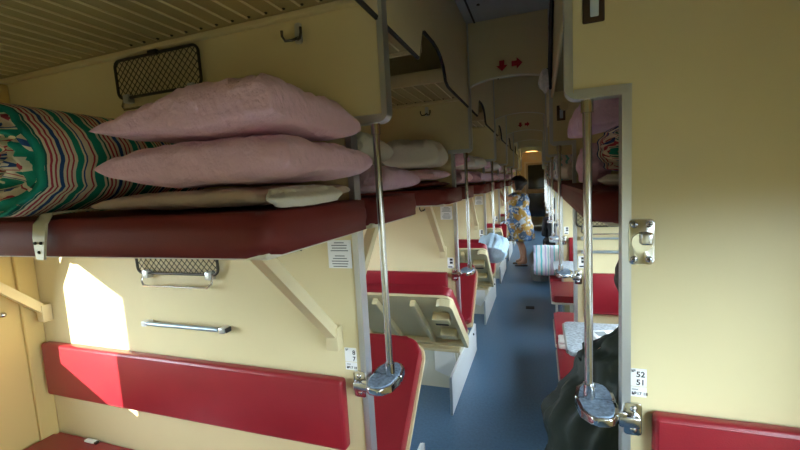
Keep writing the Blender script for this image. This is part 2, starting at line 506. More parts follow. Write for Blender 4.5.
# arched headers over the aisle ------------------------------------------------
heads = {}
for k in range(1, NP + 1):
    xs = [XL_UP + (XR_UP - XL_UP) * i / 16 for i in range(17)]
    low = []
    for i, x in enumerate(xs):
        f = (x - XL_UP) / (XR_UP - XL_UP); z = 2.300 + .048 * (1 - (2 * f - 1) ** 2)
        if i == 0 or i == 16: z -= .012
        low.append((x, z))
    b = BM(); prism(b, low + [(XR_UP, Z_CEIL), (XL_UP, Z_CEIL)], -T, T, 'y')
    h = struct('wall_header', b, 'wall', loc=(0, YP[k], 0), smooth=False)
    b = BM(); ribbon(b, low, 0, .006, -T - .004, T + .004); obj('edge_trim', b, 'pale', h)
    heads[k] = h

# luggage shelves -------------------------------------------------------------
def shelf_near(side=-1):
    """shelf on the camera side (-1) or the far side (+1) of a bay partition; local y=0 at the partition"""
    t = thing('luggage_shelf', '', 'shelf')
    d = .62 if side < 0 else .56
    x0, x1 = XW_L + .002, XL_UP - .02
    y0, y1 = sorted((side * T, side * d))
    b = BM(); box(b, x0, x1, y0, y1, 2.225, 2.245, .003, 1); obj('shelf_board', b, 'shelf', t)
    b = BM()
    n = int((x1 - x0) / .0735)
    for i in range(n):
        x = x1 - .10 - i * .0735
        if x < x0 + .02: break
        box(b, x - .004, x + .004, y0 + (.03 if side < 0 else .05), y1 - (.05 if side < 0 else .03), 2.219, 2.2255, .002, 1)
    obj('rib', b, 'slat', t)
    b = BM(); ya, yb = sorted((side * (d - .004), side * (d + .018))); box(b, x0, x1, ya, yb, 2.21, 2.29, .006, 2); obj('front_rail', b, 'beige', t)
    b = BM(); ya, yb = sorted((side * T, side * (T + .03))); box(b, x0, x1, ya, yb, 2.204, 2.2245, .005, 2); obj('wall_cleat', b, 'beige', t)
    for i in range(14):
        b = BM(); bmesh.ops.create_uvsphere(b, u_segments=8, v_segments=5, radius=.006, matrix=Matrix.Translation((x1 - .088 - i * .0735, side * (T + .055), 2.225)))
        obj('screw', b, 'dark', t)
    return t
sn, sf = shelf_near(-1), shelf_near(1)
first = True
for k in range(1, 5):
    for pr, side in ((sn, 'facing'), (sf, 'behind')):
        if side == 'behind' and k > 3: continue
        lab = {'facing': 'ribbed cream luggage shelf under the ceiling on the camera-facing side of the %s bay partition',
               'behind': 'ribbed cream luggage shelf under the ceiling behind the %s bay partition'}[side] % ORD[k]
        if k == 1:
            pr.location = (0, YP[1], 0); pr['label'] = lab; pr['group'] = 'overhead luggage shelves of the bays'
        else: dup(pr, (0, YP[k], 0), lab)

# upper berths of the open bays -------------------------------------------------
ZB0, ZB1 = 1.452, 1.556
XB = -.560
def berth(side):
    t = thing('upper_berth', '', 'berth')
    x0, x1 = XW_L + .03, XB
    d0, d1 = .029, .60
    if side < 0: pts = [(x0, -d1), (x1, -d1), (x1, -d0), (x0, -d0)]; rad = [.05, .055, .046, .05]
    else: pts = [(x0, d0), (x1, d0), (x1, d1), (x0, d1)]; rad = [.05, .046, .10, .05]
    b = BM(); prism(b, rpoly(pts, rad, 7), ZB0 + .004, ZB1, 'z', bev=.044, seg=7)
    obj('cushion', b, 'maroon', t, auto=0)
    y0, y1 = sorted((side * .05, side * .56))
    b = BM(); box(b, x0 + .02, x1 - .03, y0, y1, ZB0 - .008, ZB0 + .01, .003, 1); obj('base_board', b, 'pale', t)
    for xb in (-.735, -2.425):
        b = BM()
        ya, za, yb_, zb = side * .042, 1.06, side * .43, ZB0 - .004
        dv = Vector((0, yb_ - ya, zb - za)); L = dv.length; dv.normalize(); nv = Vector((0, -dv.z, dv.y)) * .020
        ring = []
        for (yy, zz) in ((ya, za), (yb_, zb)):
            ring.append([Vector((xb + sx * .020, yy, zz)) + nv * sn_ for sx, sn_ in ((-1, -1), (1, -1), (1, 1), (-1, 1))])
        A = [b.verts.new(v) for v in ring[0]]; Bv = [b.verts.new(v) for v in ring[1]]
        b.faces.new(A); b.faces.new(Bv[::-1])
        for i in range(4): b.faces.new((A[i], Bv[i], Bv[(i + 1) % 4], A[(i + 1) % 4]))
        br = obj('brace', b, 'beige', t, smooth=False)
        b = BM(); ya, yb2 = sorted((side * (T + .0015), side * .062)); box(b, xb - .026, xb + .026, ya, yb2, 1.0, 1.09, .006, 2)
        obj('foot_block', b, 'beige', br)
    return t
bn, bf = berth(-1), berth(1)
for k in range(1, 7):
    for pr, w in ((bn, 'facing'), (bf, 'behind')):
        lab = ('maroon padded upper berth bracketed to the camera-facing side of the %s bay partition' if w == 'facing'
               else 'maroon padded upper berth fixed behind the %s bay partition, only its rounded end showing') % ORD[k]
        if k == 1:
            pr.location = (0, YP[1], 0); pr['label'] = lab; pr['group'] = 'upper berths of the open bays'
        else: dup(pr, (0, YP[k], 0), lab)
# hook-over clip on the nearest berth
ck = thing('bedding_clip', 'cream metal clip hooked over the front edge of the nearest upper berth', 'clip', (-1.275, .70, ZB0))
b = BM()
prof = [(-.030, 0), (-.026, .06), (-.020, .095), (.002, .118), (.05, .122), (.30, .122)]
rows = []
for i, (y, z) in enumerate(prof):
    hw = [.016, .026, .027, .025, .016, .013][i]
    rows.append([b.verts.new((-hw, y, z)), b.verts.new((hw, y, z)), b.verts.new((hw, y + (.006 if i < 3 else 0), z - (0 if i < 3 else -.005))), b.verts.new((-hw, y + (.006 if i < 3 else 0), z - (0 if i < 3 else -.005)))])
for i in range(len(rows) - 1):
    for q in range(4): b.faces.new((rows[i][q], rows[i][(q + 1) % 4], rows[i + 1][(q + 1) % 4], rows[i + 1][q]))
b.faces.new(rows[0]); b.faces.new(rows[-1][::-1])
obj('strap', b, mat('clip_cream_metal', (.62, .58, .40), .35, metal=.2), ck, auto=60)
for (x, z) in ((-.012, .045), (.012, .045), (0, .02)):
    b = BM(); bmesh.ops.create_uvsphere(b, u_segments=10, v_segments=6, radius=.0045, matrix=Matrix.Translation((x, -.029, z))); obj('screw', b, 'dark', ck)

# seat backs on the bay partitions ---------------------------------------------
def seatback(side, x0, x1):
    t = thing('back_cushion', '', 'seat back')
    y0, y1 = sorted((side * T, side * .062))
    b = BM(); box(b, x0, x1, y0, y1, .605, .885, .014, 4); obj('pad', b, 'red', t)
    b = BM(); yy = side * .058
    tube(b, [(x0 + .012, yy, .872), (x1 - .012, yy, .872), (x1 - .012, yy, .617), (x0 + .012, yy, .617)], .0042, 8, closed=True)
    obj('piping', b, 'red', t)
    return t
sbn = seatback(-1, XW_L + .05, -.708); sbf = seatback(1, XW_L + .05, -.708)
for k in range(1, 6):
    for pr, w in ((sbn, 0), (sbf, 1)):
        if w == 1 and k > 3: continue
        lab = ('long red vinyl seat back across the camera-facing side of the %s bay partition' if w == 0 else 'red vinyl seat back on the hidden side of the %s bay partition') % ORD[k]
        if k == 1:
            pr.location = (0, YP[1], 0); pr['label'] = lab; pr['group'] = 'bay seat backs'
        else: dup(pr, (0, YP[k], 0), lab)

# lower berths ------------------------------------------------------------------
# the one in the near bay is down
t = thing('lower_berth', 'red vinyl lower berth folded down under the nearest seat back', 'berth', (0, YP[1], 0))
b = BM(); prism(b, rpoly([(XW_L + .03, -.60), (-.60, -.60), (-.60, -.03), (XW_L + .03, -.03)], [.02, .08, .02, .02]), .285, .375, 'z', .02, 4); obj('cushion', b, 'red', t)
b = BM(); box(b, XW_L + .03, -.66, -.57, -.03, 0, .284, .004, 1); obj('box', b, 'pale', t)
c2 = thing('seat_clip', 'small white clip lying on the nearest lower berth against the partition', 'clip', (-2.19, YP[1] - .045, .375))
b = BM(); box(b, -.04, .03, -.012, .012, 0, .012, .003, 1); obj('body', b, 'white', c2)
b = BM(); box(b, .03, .045, -.010, .010, 0, .010, .002, 1); obj('end', b, 'dark', c2)

def lid(side):
    """hinged lower berth tipped up: board with ribs beneath, cushion on the far face. Built flat, then turned."""
    t = thing('tipped_berth', '', 'berth')
    if side < 0: hy, hz, ty, tz = -.15, .37, -.705, .875
    else: hy, hz, ty, tz = .10, .385, .545, .79
    d = Vector((ty - hy, tz - hz)); L = d.length; d.normalize()
    nrm = Vector((-d.y, d.x)) if side > 0 else Vector((d.y, -d.x))     # towards the cushion
    def place(b):
        for v in b.verts:
            s, h = v.co.y, v.co.z
            q = Vector((hy, hz)) + d * s + nrm * h
            v.co = Vector((v.co.x, q.x, q.y))
        return b
    x0, x1 = XW_L + .05, (-.535 if side < 0 else -.545)
    cr = .055 if side < 0 else .075
    b = BM(); prism(b, rpoly([(x0, 0), (x1, 0), (x1, L), (x0, L)], [.01, .02, cr, .02]), 0, .018, 'z', .003, 1); obj('board', place(b), 'beige', t)
    b = BM()
    prism(b, rpoly([(x0 + .01, .02), (x1 - .012, .02), (x1 - .012, L - .002), (x0 + .01, L - .002)], [.01, .03, cr, .02]), .018, .088, 'z', .016, 4)
    obj('cushion', place(b), 'red', t)
    if side < 0:
        b = BM(); x = -.80
        while x > x0:
            box(b, x - .018, x + .018, .05, L - .05, -.045, 0, .004, 1); x -= .27
        obj('rib', place(b), 'beige', t)
        b = BM(); box(b, x0, x1, -.002, .04, -.048, 0, .005, 1); obj('hinge_beam', place(b), 'beige', t)
        b = BM()
        prism(b, rpoly([(x1 - .03, .0), (x1, .0), (x1, L - .06), (x1 - .01, L - .02), (x1 - .07, L - .005), (x1 - .11, L - .03), (x1 - .05, L - .06), (x1 - .03, L - .14)],
                       [0, .01, .02, .01, .01, .01, .02, .02]), -.05, 0, 'z', .003, 1)
        obj('end_cheek', place(b), 'beige', t)
        for s0 in (.18, .46):
            b = BM(); box(b, x1 - .17, x1 - .05, s0, s0 + .07, -.06, 0, .004, 1); cl = obj('catch', place(b), 'beige', t)
            if s0 > .3:
                b = BM(); box(b, x1 - .155, x1 - .065, s0 - .012, s0 + .012, -.064, -.03, .003, 1); obj('slot', place(b), 'rubber', cl)
    if side > 0:
        for xx in (-.8, -2.1):
            b = BM(); box(b, xx - .03, xx + .03, .15, .19, .3255, .425, .004, 1); obj('hinge', b, 'beige', t)
    return t
ln, lf = lid(-1), lid(1)
for k in range(1, 6):
    for pr, w in ((ln, 0), (lf, 1)):
        if w == 0:
            if k < 2: continue
            lab = 'lower berth tipped up before the %s bay partition, pale ribbed underside facing the camera' % ORD[k]
        else:
            lab = 'lower berth tipped up behind the %s bay partition, red cushion face turned to the camera' % ORD[k]
        if (w == 1 and k == 1) or (w == 0 and k == 2):
            pr.location = (0, YP[k], 0); pr['label'] = lab; pr['group'] = 'tipped up lower berths'
        else: dup(pr, (0, YP[k], 0), lab)

def bench_box():
    t = thing('berth_box', '', 'luggage box')
    b = BM(); box(b, XW_L + .02, -.62, -.20, -.185, 0, .30); obj('front_panel', b, 'pale', t, smooth=False)
    b = BM(); box(b, XW_L + .02, -.62, .185, .20, 0, .30); obj('front_panel', b, 'pale', t, smooth=False)
    b = BM(); box(b, XW_L + .02, -.60, -.22, -.14, .30, .324, .004, 1); obj('top_rail', b, 'beige', t)
    b = BM(); box(b, XW_L + .02, -.60, .14, .22, .30, .324, .004, 1); obj('top_rail', b, 'beige', t)
    b = BM()
    prism(b, rpoly([(-.545, 0), (.545, 0), (.545, .27), (-.545, .27)], [0, 0, .03, .012]), -.606, -.592, 'x'); e = obj('end_panel', b, 'white', t, smooth=False)
    b = BM(); box(b, -.607, -.591, -.556, -.545, 0, .27); box(b, -.607, -.591, .545, .556, 0, .25); obj('edge_strip', b, 'alu', e, smooth=False)
    b = BM(); bmesh.ops.create_uvsphere(b, u_segments=10, v_segments=6, radius=.011, matrix=Matrix.Translation((-.591, .38, .22))); obj('bolt', b, 'rubber', e)
    b = BM(); prism(b, [(-.80, .14), (-.69, .10), (-.63, .20), (-.64, .30), (-.80, .31)], -.214, -.204, 'y', .002, 1); obj('vent_plate', b, 'white', t)
    b = BM(); box(b, -.64, -.60, -.184, .184, 0, .30); obj('side_cheek', b, 'pale', t, smooth=False)
    return t
bb = bench_box()
for k in range(1, 7):
    lab = ('pale luggage box with white end panel at the foot of the %s bay partition' % ORD[k])
    if k == 1:
        bb.location = (0, YP[1], 0)
        bb['label'] = lab; bb['group'] = 'luggage boxes under the berths'
    else: dup(bb, (0, YP[k], 0), lab)
# the near bay's own box is the lower berth's: keep only the far half of the first one clear of it
first_box = bb
for ch in list(first_box.children):
    if ch.name.startswith('front_panel') and ch.data.vertices[0].co.y < 0: bpy.data.objects.remove(ch)
for ch in list(first_box.children):
    if ch.name.startswith('top_rail') and ch.data.vertices[0].co.y < 0: bpy.data.objects.remove(ch)
for ch in list(first_box.children):
    if ch.name.startswith('vent_plate'): bpy.data.objects.remove(ch)
for ch in list(first_box.children):
    if ch.name.startswith('end_panel') or ch.name.startswith('side_cheek'):
        me = ch.data.copy(); ch.data = me
        for v in me.vertices:
            if v.co.y < 0: v.co.y = .02
        for g in ch.children:
            if g.name.startswith('edge_strip'):
                me2 = g.data.copy(); g.data = me2
                for v in me2.vertices:
                    if v.co.y < 0: v.co.y += .57

# grab poles and folding steps ----------------------------------------------------
def pole(x):
    t = thing('grab_pole', '', 'pole')
    b = BM(); tube(b, [(0, 0, Z_STEP + .012), (0, 0, Z_CUT - .012)], .0125, 18); obj('rod', b, 'steel', t)
    b = BM(); tube(b, [(0, 0, Z_STEP + .004), (0, 0, Z_STEP + .05)], .018, 18); obj('collar', b, 'chrome', t)
    b = BM(); tube(b, [(0, 0, Z_CUT - .05), (0, 0, Z_CUT - .012)], .017, 18); obj('collar', b, 'chrome', t)
    return t
pl, pr_ = pole(0), pole(0)
def step(sg):
    """sg=+1: step grows towards +x from a bay partition edge; local origin at the partition edge, y=0 at the partition"""
    t = thing('folding_step', '', 'step')
    for s in (-1, 1):
        def out(gr):
            pts = [(.012 - gr, s * .004), (.012 - gr, s * (.055 + gr)), (.035, s * (.105 + gr)), (.085, s * (.112 + gr)), (.118 + gr, s * (.07 + gr)), (.128 + gr, s * .004)]
            pts = [(p[0] * sg, p[1]) for p in pts]
            return rpoly(pts, [.004, .02, .02, .02, .02, .004], 5)
        b = BM(); prism(b, out(0), Z_STEP - .024, Z_STEP, 'z', .005, 3); rm = obj('rim', b, 'chrome', t)
        b = BM(); prism(b, out(-.010), Z_STEP - .004, Z_STEP + .0035, 'z', .0015, 1); obj('pad', b, 'speck', rm)
    b = BM(); xs = sorted((-.010 * sg, .03 * sg)); box(b, xs[0], xs[1], -.05, -.02, Z_STEP - .035, Z_STEP - .006, .004, 2); obj('arm', b, 'chrome', t)
    # hinge plate on the face of the partition
    xs = sorted((-.005 * sg, -.052 * sg)); b = BM()
    prism(b, rpoly([(xs[0], Z_STEP - .085), (xs[1], Z_STEP - .085), (xs[1], Z_STEP + .015), (xs[0], Z_STEP + .015)], .008), -T - .012, -T - .003, 'y', .002, 2)
    hp = obj('hinge_plate', b, 'chrome', t)
    for z in (Z_STEP - .067, Z_STEP - .003):
        b = BM(); bmesh.ops.create_uvsphere(b, u_segments=12, v_segments=8, radius=.010, matrix=Matrix.Translation((-.030 * sg, -T - .012, z)) @ Matrix.Diagonal((1, .5, 1, 1))); obj('screw', b, 'steel', hp)
    b = BM(); xs = sorted((-.046 * sg, .012 * sg)); box(b, xs[0], xs[1], -.052, -T - .008, Z_STEP - .052, Z_STEP - .018, .006, 2); obj('knuckle', b, 'steel', hp)
    return t
stl, str_ = step(1), step(-1)
for k in range(1, NP + 1):
    for side, p0, s0, xp, xe in (('open-bay', pl, stl, XPL, XL_LOW + .012), ('side-berth', pr_, str_, XPR, XR_LOW - .012)):
        la = 'vertical steel grab pole on the %s side of the aisle at the %s partition' % (side, ORD[k])
        lb = 'folding chrome step with blue pads at the pole foot, %s side, %s partition' % (side, ORD[k])
        if k == 1:
            p0.location = (xp, YP[1], 0); p0['label'] = la; p0['group'] = 'grab poles along the aisle'
            s0.location = (xe, YP[1], 0); s0['label'] = lb; s0['group'] = 'folding steps along the aisle'
        else:
            dup(p0, (xp, YP[k], 0), la); dup(s0, (xe, YP[k], 0), lb)

# fittings on the partitions -------------------------------------------------------
def hook():
    t = thing('coat_hook', '', 'hook')
    b = BM(); prism(b, rpoly([(-.014, -.035), (.014, -.035), (.012, .035), (-.012, .035)], .006), -.008, 0, 'y', .002, 2); obj('back_plate', b, 'alu', t)
    for s in (-1, 1):
        b = BM(); tube(b, [(0, -.006, -.015), (s * .012, -.03, -.03), (s * .03, -.045, -.034), (s * .038, -.05, -.018), (s * .038, -.05, 0)], [.005, .005, .0045, .0045, .005], 8); obj('prong', b, 'dark', t)
    return t
hk = hook()
hk.location = (-.800, YP[1] - T - .001, 2.155); hk['label'] = 'double coat hook high on the nearest bay partition, above the pillows'; hk['group'] = 'coat hooks'
for k in (2, 3): dup(hk, (-.82, YP[k] - T - .001, 2.155), 'double coat hook high on the %s bay partition under the luggage shelf' % ORD[k])
for k in (1, 2, 3): dup(hk, (-.865, YP[k] - T - .001, 1.415), 'double coat hook just under the upper berth on the %s bay partition' % ORD[k])

def net(tilt, w, h, label):
    """small folding mesh shelf; local origin at its lower hinge line"""
    t = thing('net_shelf', label, 'net shelf')
    rm = Matrix.Rotation(tilt, 4, 'X')
    fr = rpoly([(-w / 2, 0), (w / 2, 0), (w / 2, h), (-w / 2, h)], .028, 6)
    b = BM(); tube(b, [(p.x, 0, p.y) for p in fr], .0058, 10, closed=True)
    for v in b.verts: v.co = rm @ v.co
    f = obj('frame', b, 'dark', t)
    b = BM(); st = .030
    n = int((w + h) / st) + 2
    for i in range(n):
        for sg in (1, -1):
            c = -w / 2 - h + i * st if sg == 1 else -w / 2 + i * st
            # line x = c + sg * z
            za, zb = 0.0, h
            xa, xb = c + sg * za, c + sg * zb
            def clip(xa, za, xb, zb):
                lo, hi = 0, 1
                dx = xb - xa
                for lim, s in ((-w / 2, 1), (w / 2, -1)):
                    da = (xa - lim) * s; dd = dx * s
                    if abs(dd) < 1e-9:
                        if da < 0: return None
                    else:
                        tt = -da / dd
                        if dd > 0: lo = max(lo, tt)
                        else: hi = min(hi, tt)
                if hi - lo < .03: return None
                return (xa + dx * lo, za + (zb - za) * lo, xa + dx * hi, za + (zb - za) * hi)
            q = clip(xa, za, xb, zb)
            if q: tube(b, [(q[0], sg * .001, q[1]), (q[2], sg * .001, q[3])], .0016, 5)
    for v in b.verts: v.co = rm @ v.co
    obj('netting', b, 'dark', t)
    b = BM()
    tube(b, [(-w / 2 + .035, .0, .004), (-w / 2 + .03, -.012, -.035), (-w / 2 + .05, -.02, -.052), (w / 2 - .05, -.02, -.052), (w / 2 - .03, -.012, -.035), (w / 2 - .035, 0, .004)], .0048, 9)
    obj('lower_rail', b, 'steel', t)
    for s in (-1, 1):
        b = BM(); box(b, s * (w / 2 - .05) - .016, s * (w / 2 - .05) + .016, -.012, .02, -.022, .014, .005, 2); obj('bracket', b, 'alu', t)
    b = BM(); box(b, -.025, .025, -.012 + math.sin(-tilt) * h * 0, .006, h - .008, h + .012, .003, 1)
    for v in b.verts: v.co = rm @ v.co
    obj('latch', b, 'dark', t)
    return t
n1 = net(.02, .46, .155, 'dark mesh net shelf folded flat high on the nearest bay partition, beneath the ceiling ribs')
n1.location = (-1.472, YP[1] - T - .022, 2.032)
n1['group'] = 'folding net shelves'
n2 = net(.02, .46, .155, 'dark mesh net shelf hanging just below the nearest upper berth')
n2.location = (-1.487, YP[1] - T - .022, 1.270); n2['group'] = 'folding net shelves'
t = thing('towel_rail', 'grey-blue towel rail on the nearest bay partition above the red seat back', 'rail', (-1.480, YP[1] - T, 1.037))
b = BM(); tube(b, [(-.215, -.03, 0), (.20, -.03, 0)], .010, 12); obj('bar', b, 'rail', t)
for s in (-1, 1):
    b = BM(); box(b, s * .222 - .014, s * .222 + .014, -.042, .0, -.012, .012, .004, 2); obj('end_bracket', b, 'alu' if s > 0 else 'white', t)
b = BM(); box(b, .237, .246, -.036, -.004, -.010, .010, .003, 1); obj('end_cap', b, 'rubber', t)
b = BM(); bmesh.ops.create_uvsphere(b, u_segments=14, v_segments=8, radius=.014); tag(obj('wall_knob', b, 'chrome', loc=(XW_L + .008, 1.131, 1.071)), 'small round chrome knob on the window-side wall of the nearest bay', 'knob')

def notice(k, first=None):
    t = thing('notice', 'white printed notice sheet on the %s bay partition by the berth brace' % ORD[k], 'notice', (-.70, YP[k] - T - .001, 1.365), 'printed notices')
    b = BM(); box(b, -.048, .048, -.0015, 0, -.06, .045); obj('sheet', b, 'paper', t, smooth=False)
    b = BM()
    for i in range(10):
        if i == 4: continue
        z = .036 - i * .0098; w = random.uniform(.028, .04) if i not in (0, 5) else .02
        box(b, -w, w, -.0022, -.0012, z - .0026, z + .001)
    obj('printed_lines', b, 'grey_ink', t, smooth=False)
    return t
nt0 = notice(1)
for k in (2, 3): dup(nt0, (-.70, YP[k] - T - .001, 1.365), 'white printed notice sheet on the %s bay partition by the berth brace' % ORD[k])

def numbers(x, y, z, lab, top, bot, low, w=.048):
    t = thing('berth_number_sign', lab, 'sign', (x, y, z), 'berth number signs')
    b = BM(); box(b, 0, w, -.0016, 0, -.046, .008); obj('plate', b, 'paper', t, smooth=False)
    b = BM(); box(b, 0, w, -.0016, 0, -.079, -.0485); obj('plate', b, 'paper', t, smooth=False)
    if top:
        text_mesh('№', .011, 'grey_ink', (.004, -.002, -.003), t)
        text_mesh(top, .0235, 'ink', (w - .004, -.002, -.017), t, align='RIGHT'); text_mesh(bot, .0235, 'ink', (w - .004, -.002, -.0415), t, align='RIGHT')
        text_mesh(low, .0125, 'ink', (.005, -.002, -.073), t)
        b = BM(); box(b, .006, .022, -.0022, -.001, -.0575, -.055); obj('small_print', b, 'grey_ink', t, smooth=False)
    else:
        b = BM()
        for zz in (-.018, -.042): box(b, w * .4, w * .9, -.0022, -.001, zz, zz + .018)
        box(b, .006, w * .8, -.0022, -.001, -.073, -.063)
        obj('printed_lines', b, 'ink', t, smooth=False)
    return t
numbers(-.708, YP[1] - T - .001, .992, 'white berth number plate 8 and 7 beside the nearest grab pole', '8', '7', '№17 18')
numbers(.2425, YP[1] - T - .001, 1.012, 'white berth number plate 52 and 51 on the nearest side-berth partition', '52', '51', '№17 18', .044)
for k in (2, 3, 4):
    numbers(-.708, YP[k] - T - .001, .992, 'small white berth number plate on the %s bay partition above the step hinge' % ORD[k], None, None, None)
    numbers(.252, YP[k] - T - .001, 1.012, 'small white berth number plate on the %s side-berth partition' % ORD[k], None, None, None)

# rotary latch on the near side partition
t = thing('berth_latch', 'chrome rotary latch plate with four screws above the 52 and 51 sign', 'latch', (.270, YP[1] - T - .001, 1.40))
b = BM(); prism(b, rpoly([(-.032, -.066), (.032, -.066), (.032, .066), (-.032, .066)], .012), -.007, 0, 'y', .003, 3); obj('plate', b, 'chrome', t)
b = BM(); tube(b, [(0, -.006, 0), (0, -.016, 0)], .027, 24); d = obj('dial', b, 'chrome', t)
b = BM(); box(b, -.006, .024, -.034, -.015, -.006, .03, .006, 3); obj('thumb_turn', b, 'steel', d)
for s in (-1, 1):
    for z in (-.05, .05):
        b = BM(); bmesh.ops.create_uvsphere(b, u_segments=12, v_segments=8, radius=.0095, matrix=Matrix.Translation((s * .019, -.007, z)) @ Matrix.Diagonal((1, .5, 1, 1))); sc_ = obj('screw', b, 'steel', t)
        b = BM(); box(b, s * .019 - .006, s * .019 + .006, -.0125, -.011, z - .0013, z + .0013); box(b, s * .019 - .0013, s * .019 + .0013, -.0125, -.011, z - .006, z + .006); obj('slot', b, 'rubber', sc_, smooth=False)

# dark catch plates high on the side partitions
def catch():
    t = thing('catch_plate', '', 'catch plate')
    b = BM(); box(b, -.028, .028, -.006, 0, -.045, .06, .003, 1); obj('plate', b, 'brown', t)
    b = BM(); box(b, -.009, .013, -.009, -.004, -.03, .03, .002, 1); obj('insert', b, 'screen', t)
    b = BM(); tube(b, [(.02, -.006, .05), (.02, -.035, .05)], [.03, .027], 20); obj('round_cap', b, 'beige', t)
    return t
cp = catch(); cp.location = (.150, YP[1] - T - .001, 2.065); cp['label'] = 'dark catch plate with pale insert and round cap high on the nearest side partition'; cp['group'] = 'catch plates'
dup(cp, (.150, YP[2] - T - .001, 2.03), 'dark catch plate high on the second side partition along the aisle')

# seat back at the near side-berth partition, and every later one
def side_seat_back(side):
    t = thing('side_back_cushion', '', 'seat back')
    y0, y1 = sorted((side * T, side * .06))
    b = BM(); box(b, .298, .80, y0, y1, .605, .90, .014, 4); obj('pad', b, 'red', t)
    b = BM(); yy = side * .057; tube(b, [(.31, yy, .887), (.788, yy, .887), (.788, yy, .618), (.31, yy, .618)], .004, 8, closed=True); obj('piping', b, 'red', t)
    return t
ssn = side_seat_back(-1)
for k in range(1, 6):
    lab = 'red vinyl seat back on the camera-facing side of the %s side-berth partition' % ORD[k]
    if k == 1: ssn.location = (0, YP[1], 0); ssn['label'] = lab; ssn['group'] = 'side seat backs'
    else: dup(ssn, (0, YP[k], 0), lab)
# side seats
def side_seat(side):
    t = thing('side_bench', '', 'seat')
    ya, yb = side * .03, side * .64
    y0, y1 = sorted((ya, yb))
    b = BM(); prism(b, rpoly([(.097, y0), (.82, y0), (.82, y1), (.097, y1)], .03), .315, .385, 'z', .018, 4); obj('cushion', b, 'red', t)
    b = BM(); prism(b, rpoly([(.090, y0), (.83, y0), (.83, y1), (.090, y1)], .02), .296, .318, 'z', .003, 1); obj('frame', b, 'pale', t)
    b = BM(); y2, y3 = sorted((side * .03, side * .56)); box(b, .30, .83, y2, y3, 0, .296, .004, 1); obj('box', b, 'pale', t)
    b = BM(); box(b, .13, .155, side * .60 - .012, side * .60 + .012, 0, .296); obj('leg', b, 'white', t, smooth=False)
    return t
ssa, ssb = side_seat(-1), side_seat(1)
for k in range(1, 6):
    for p0, w in ((ssa, 0), (ssb, 1)):
        if w == 0 and k == 1: continue
        lab = ('red side-berth seat before the %s partition, jutting into the aisle' if w == 0 else 'red side-berth seat behind the %s partition, jutting into the aisle') % ORD[k]
        if (w == 0 and k == 2) or (w == 1 and k == 1):
            p0.location = (0, YP[k], 0); p0['label'] = lab; p0['group'] = 'side-berth seats'
        else: dup(p0, (0, YP[k], 0), lab)
# folding tables between them
def side_table():
    t = thing('side_table', '', 'table')
    b = BM(); prism(b, rpoly([(.118, -.22), (XW_R - .004, -.22), (XW_R - .004, .22), (.118, .22)], [.03, .005, .005, .03]), .728, .75, 'z', .003, 2); tp = obj('table_top', b, 'table', t)
    b = BM(); tube(b, [(.118, -.19, .739), (.118, .19, .739)], .0115, 10); obj('edge_band', b, 'alu', tp)
    b = BM(); tube(b, [(.66, 0, 0), (.66, 0, .728)], .018, 12); obj('leg', b, 'steel', t)
    return t
tb = side_table()
for k in range(1, 5):
    lab = 'grey speckled side table between the %s and %s side partitions' % (ORD[k], ORD[k + 1])
    if k == 1: tb.location = (0, 2.215, 0); tb['label'] = lab; tb['group'] = 'side tables'
    else: dup(tb, (0, YP[k] + PITCH / 2 + .02, 0), lab)
# side upper berths, lengthwise over the tables
def side_berth():
    t = thing('side_upper_berth', '', 'berth')
    b = BM(); prism(b, rpoly([(.145, .045), (XW_R - .002, .045), (XW_R - .002, PITCH - .045), (.145, PITCH - .045)], [.075, .01, .01, .075], 8), ZB0 - .006, ZB1 - .012, 'z', .034, 5); obj('cushion', b, 'maroon', t)
    b = BM(); box(b, .20, XW_R - .02, .09, PITCH - .09, ZB0 - .02, ZB0 + .006, .003, 1); obj('base_board', b, 'pale', t)
    b = BM(); box(b, XW_R - .03, XW_R - .001, .2, PITCH - .2, ZB0 - .06, ZB0 - .02, .004, 1); obj('wall_mount', b, 'beige', t)
    return t
sb = side_berth()
for k in range(1, 6):
    lab = 'maroon side upper berth running lengthwise over the %s side table' % ORD[k]
    if k == 1: sb.location = (0, YP[1], 0); sb['label'] = lab; sb['group'] = 'side upper berths'
    else: dup(sb, (0, YP[k], 0), lab)
# shelf ledge, net and rail seen behind the near side partition
n3 = dup(n1, (.47, YP[2] - T - .022, 1.235), 'mesh net shelf under the nearest side upper berth, beyond the second pole', 'folding net shelves')
for nm, z, r in (('upper', 1.150, .007), ('lower', 1.055, .010)):
    t = thing('towel_rail', 'thin grey rail on the second side partition, %s of the two below the net' % nm, 'rail', (.545, YP[2] - T, z))
    b = BM(); tube(b, [(-.27, -.03, 0), (.27, -.03, 0)], r, 10); obj('bar', b, 'rail', t)
    for s in (-1, 1):
        b = BM(); box(b, s * .265 - .012, s * .265 + .012, -.04, 0, -.012, .012, .003, 1); obj('end_bracket', b, 'alu', t)

# arrows on the header
def arrow(k, x, z, ang, lab):
    p = [(-.035, -.018), (0, -.018), (0, -.04), (.04, 0), (0, .04), (0, .018), (-.035, .018)]
    c, s = math.cos(ang), math.sin(ang)
    b = BM(); prism(b, [(c * q[0] - s * q[1], s * q[0] + c * q[1]) for q in p], -.002, 0, 'y')
    tag(obj('arrow_sign', b, 'redink', loc=(x, YP[k] - T - .001, z), smooth=False), lab, 'sign', 'red arrows')
arrow(2, -.243, 2.418, -PI / 2, 'red arrow sticker pointing down on the nearest ceiling header')
arrow(2, -.140, 2.420, 0, 'red arrow sticker pointing sideways along the nearest ceiling header')
arrow(4, -.27, 2.43, -PI / 2, 'red arrow sticker pointing down on the third ceiling header')
arrow(4, -.17, 2.43, 0, 'red arrow sticker pointing sideways on the third ceiling header')

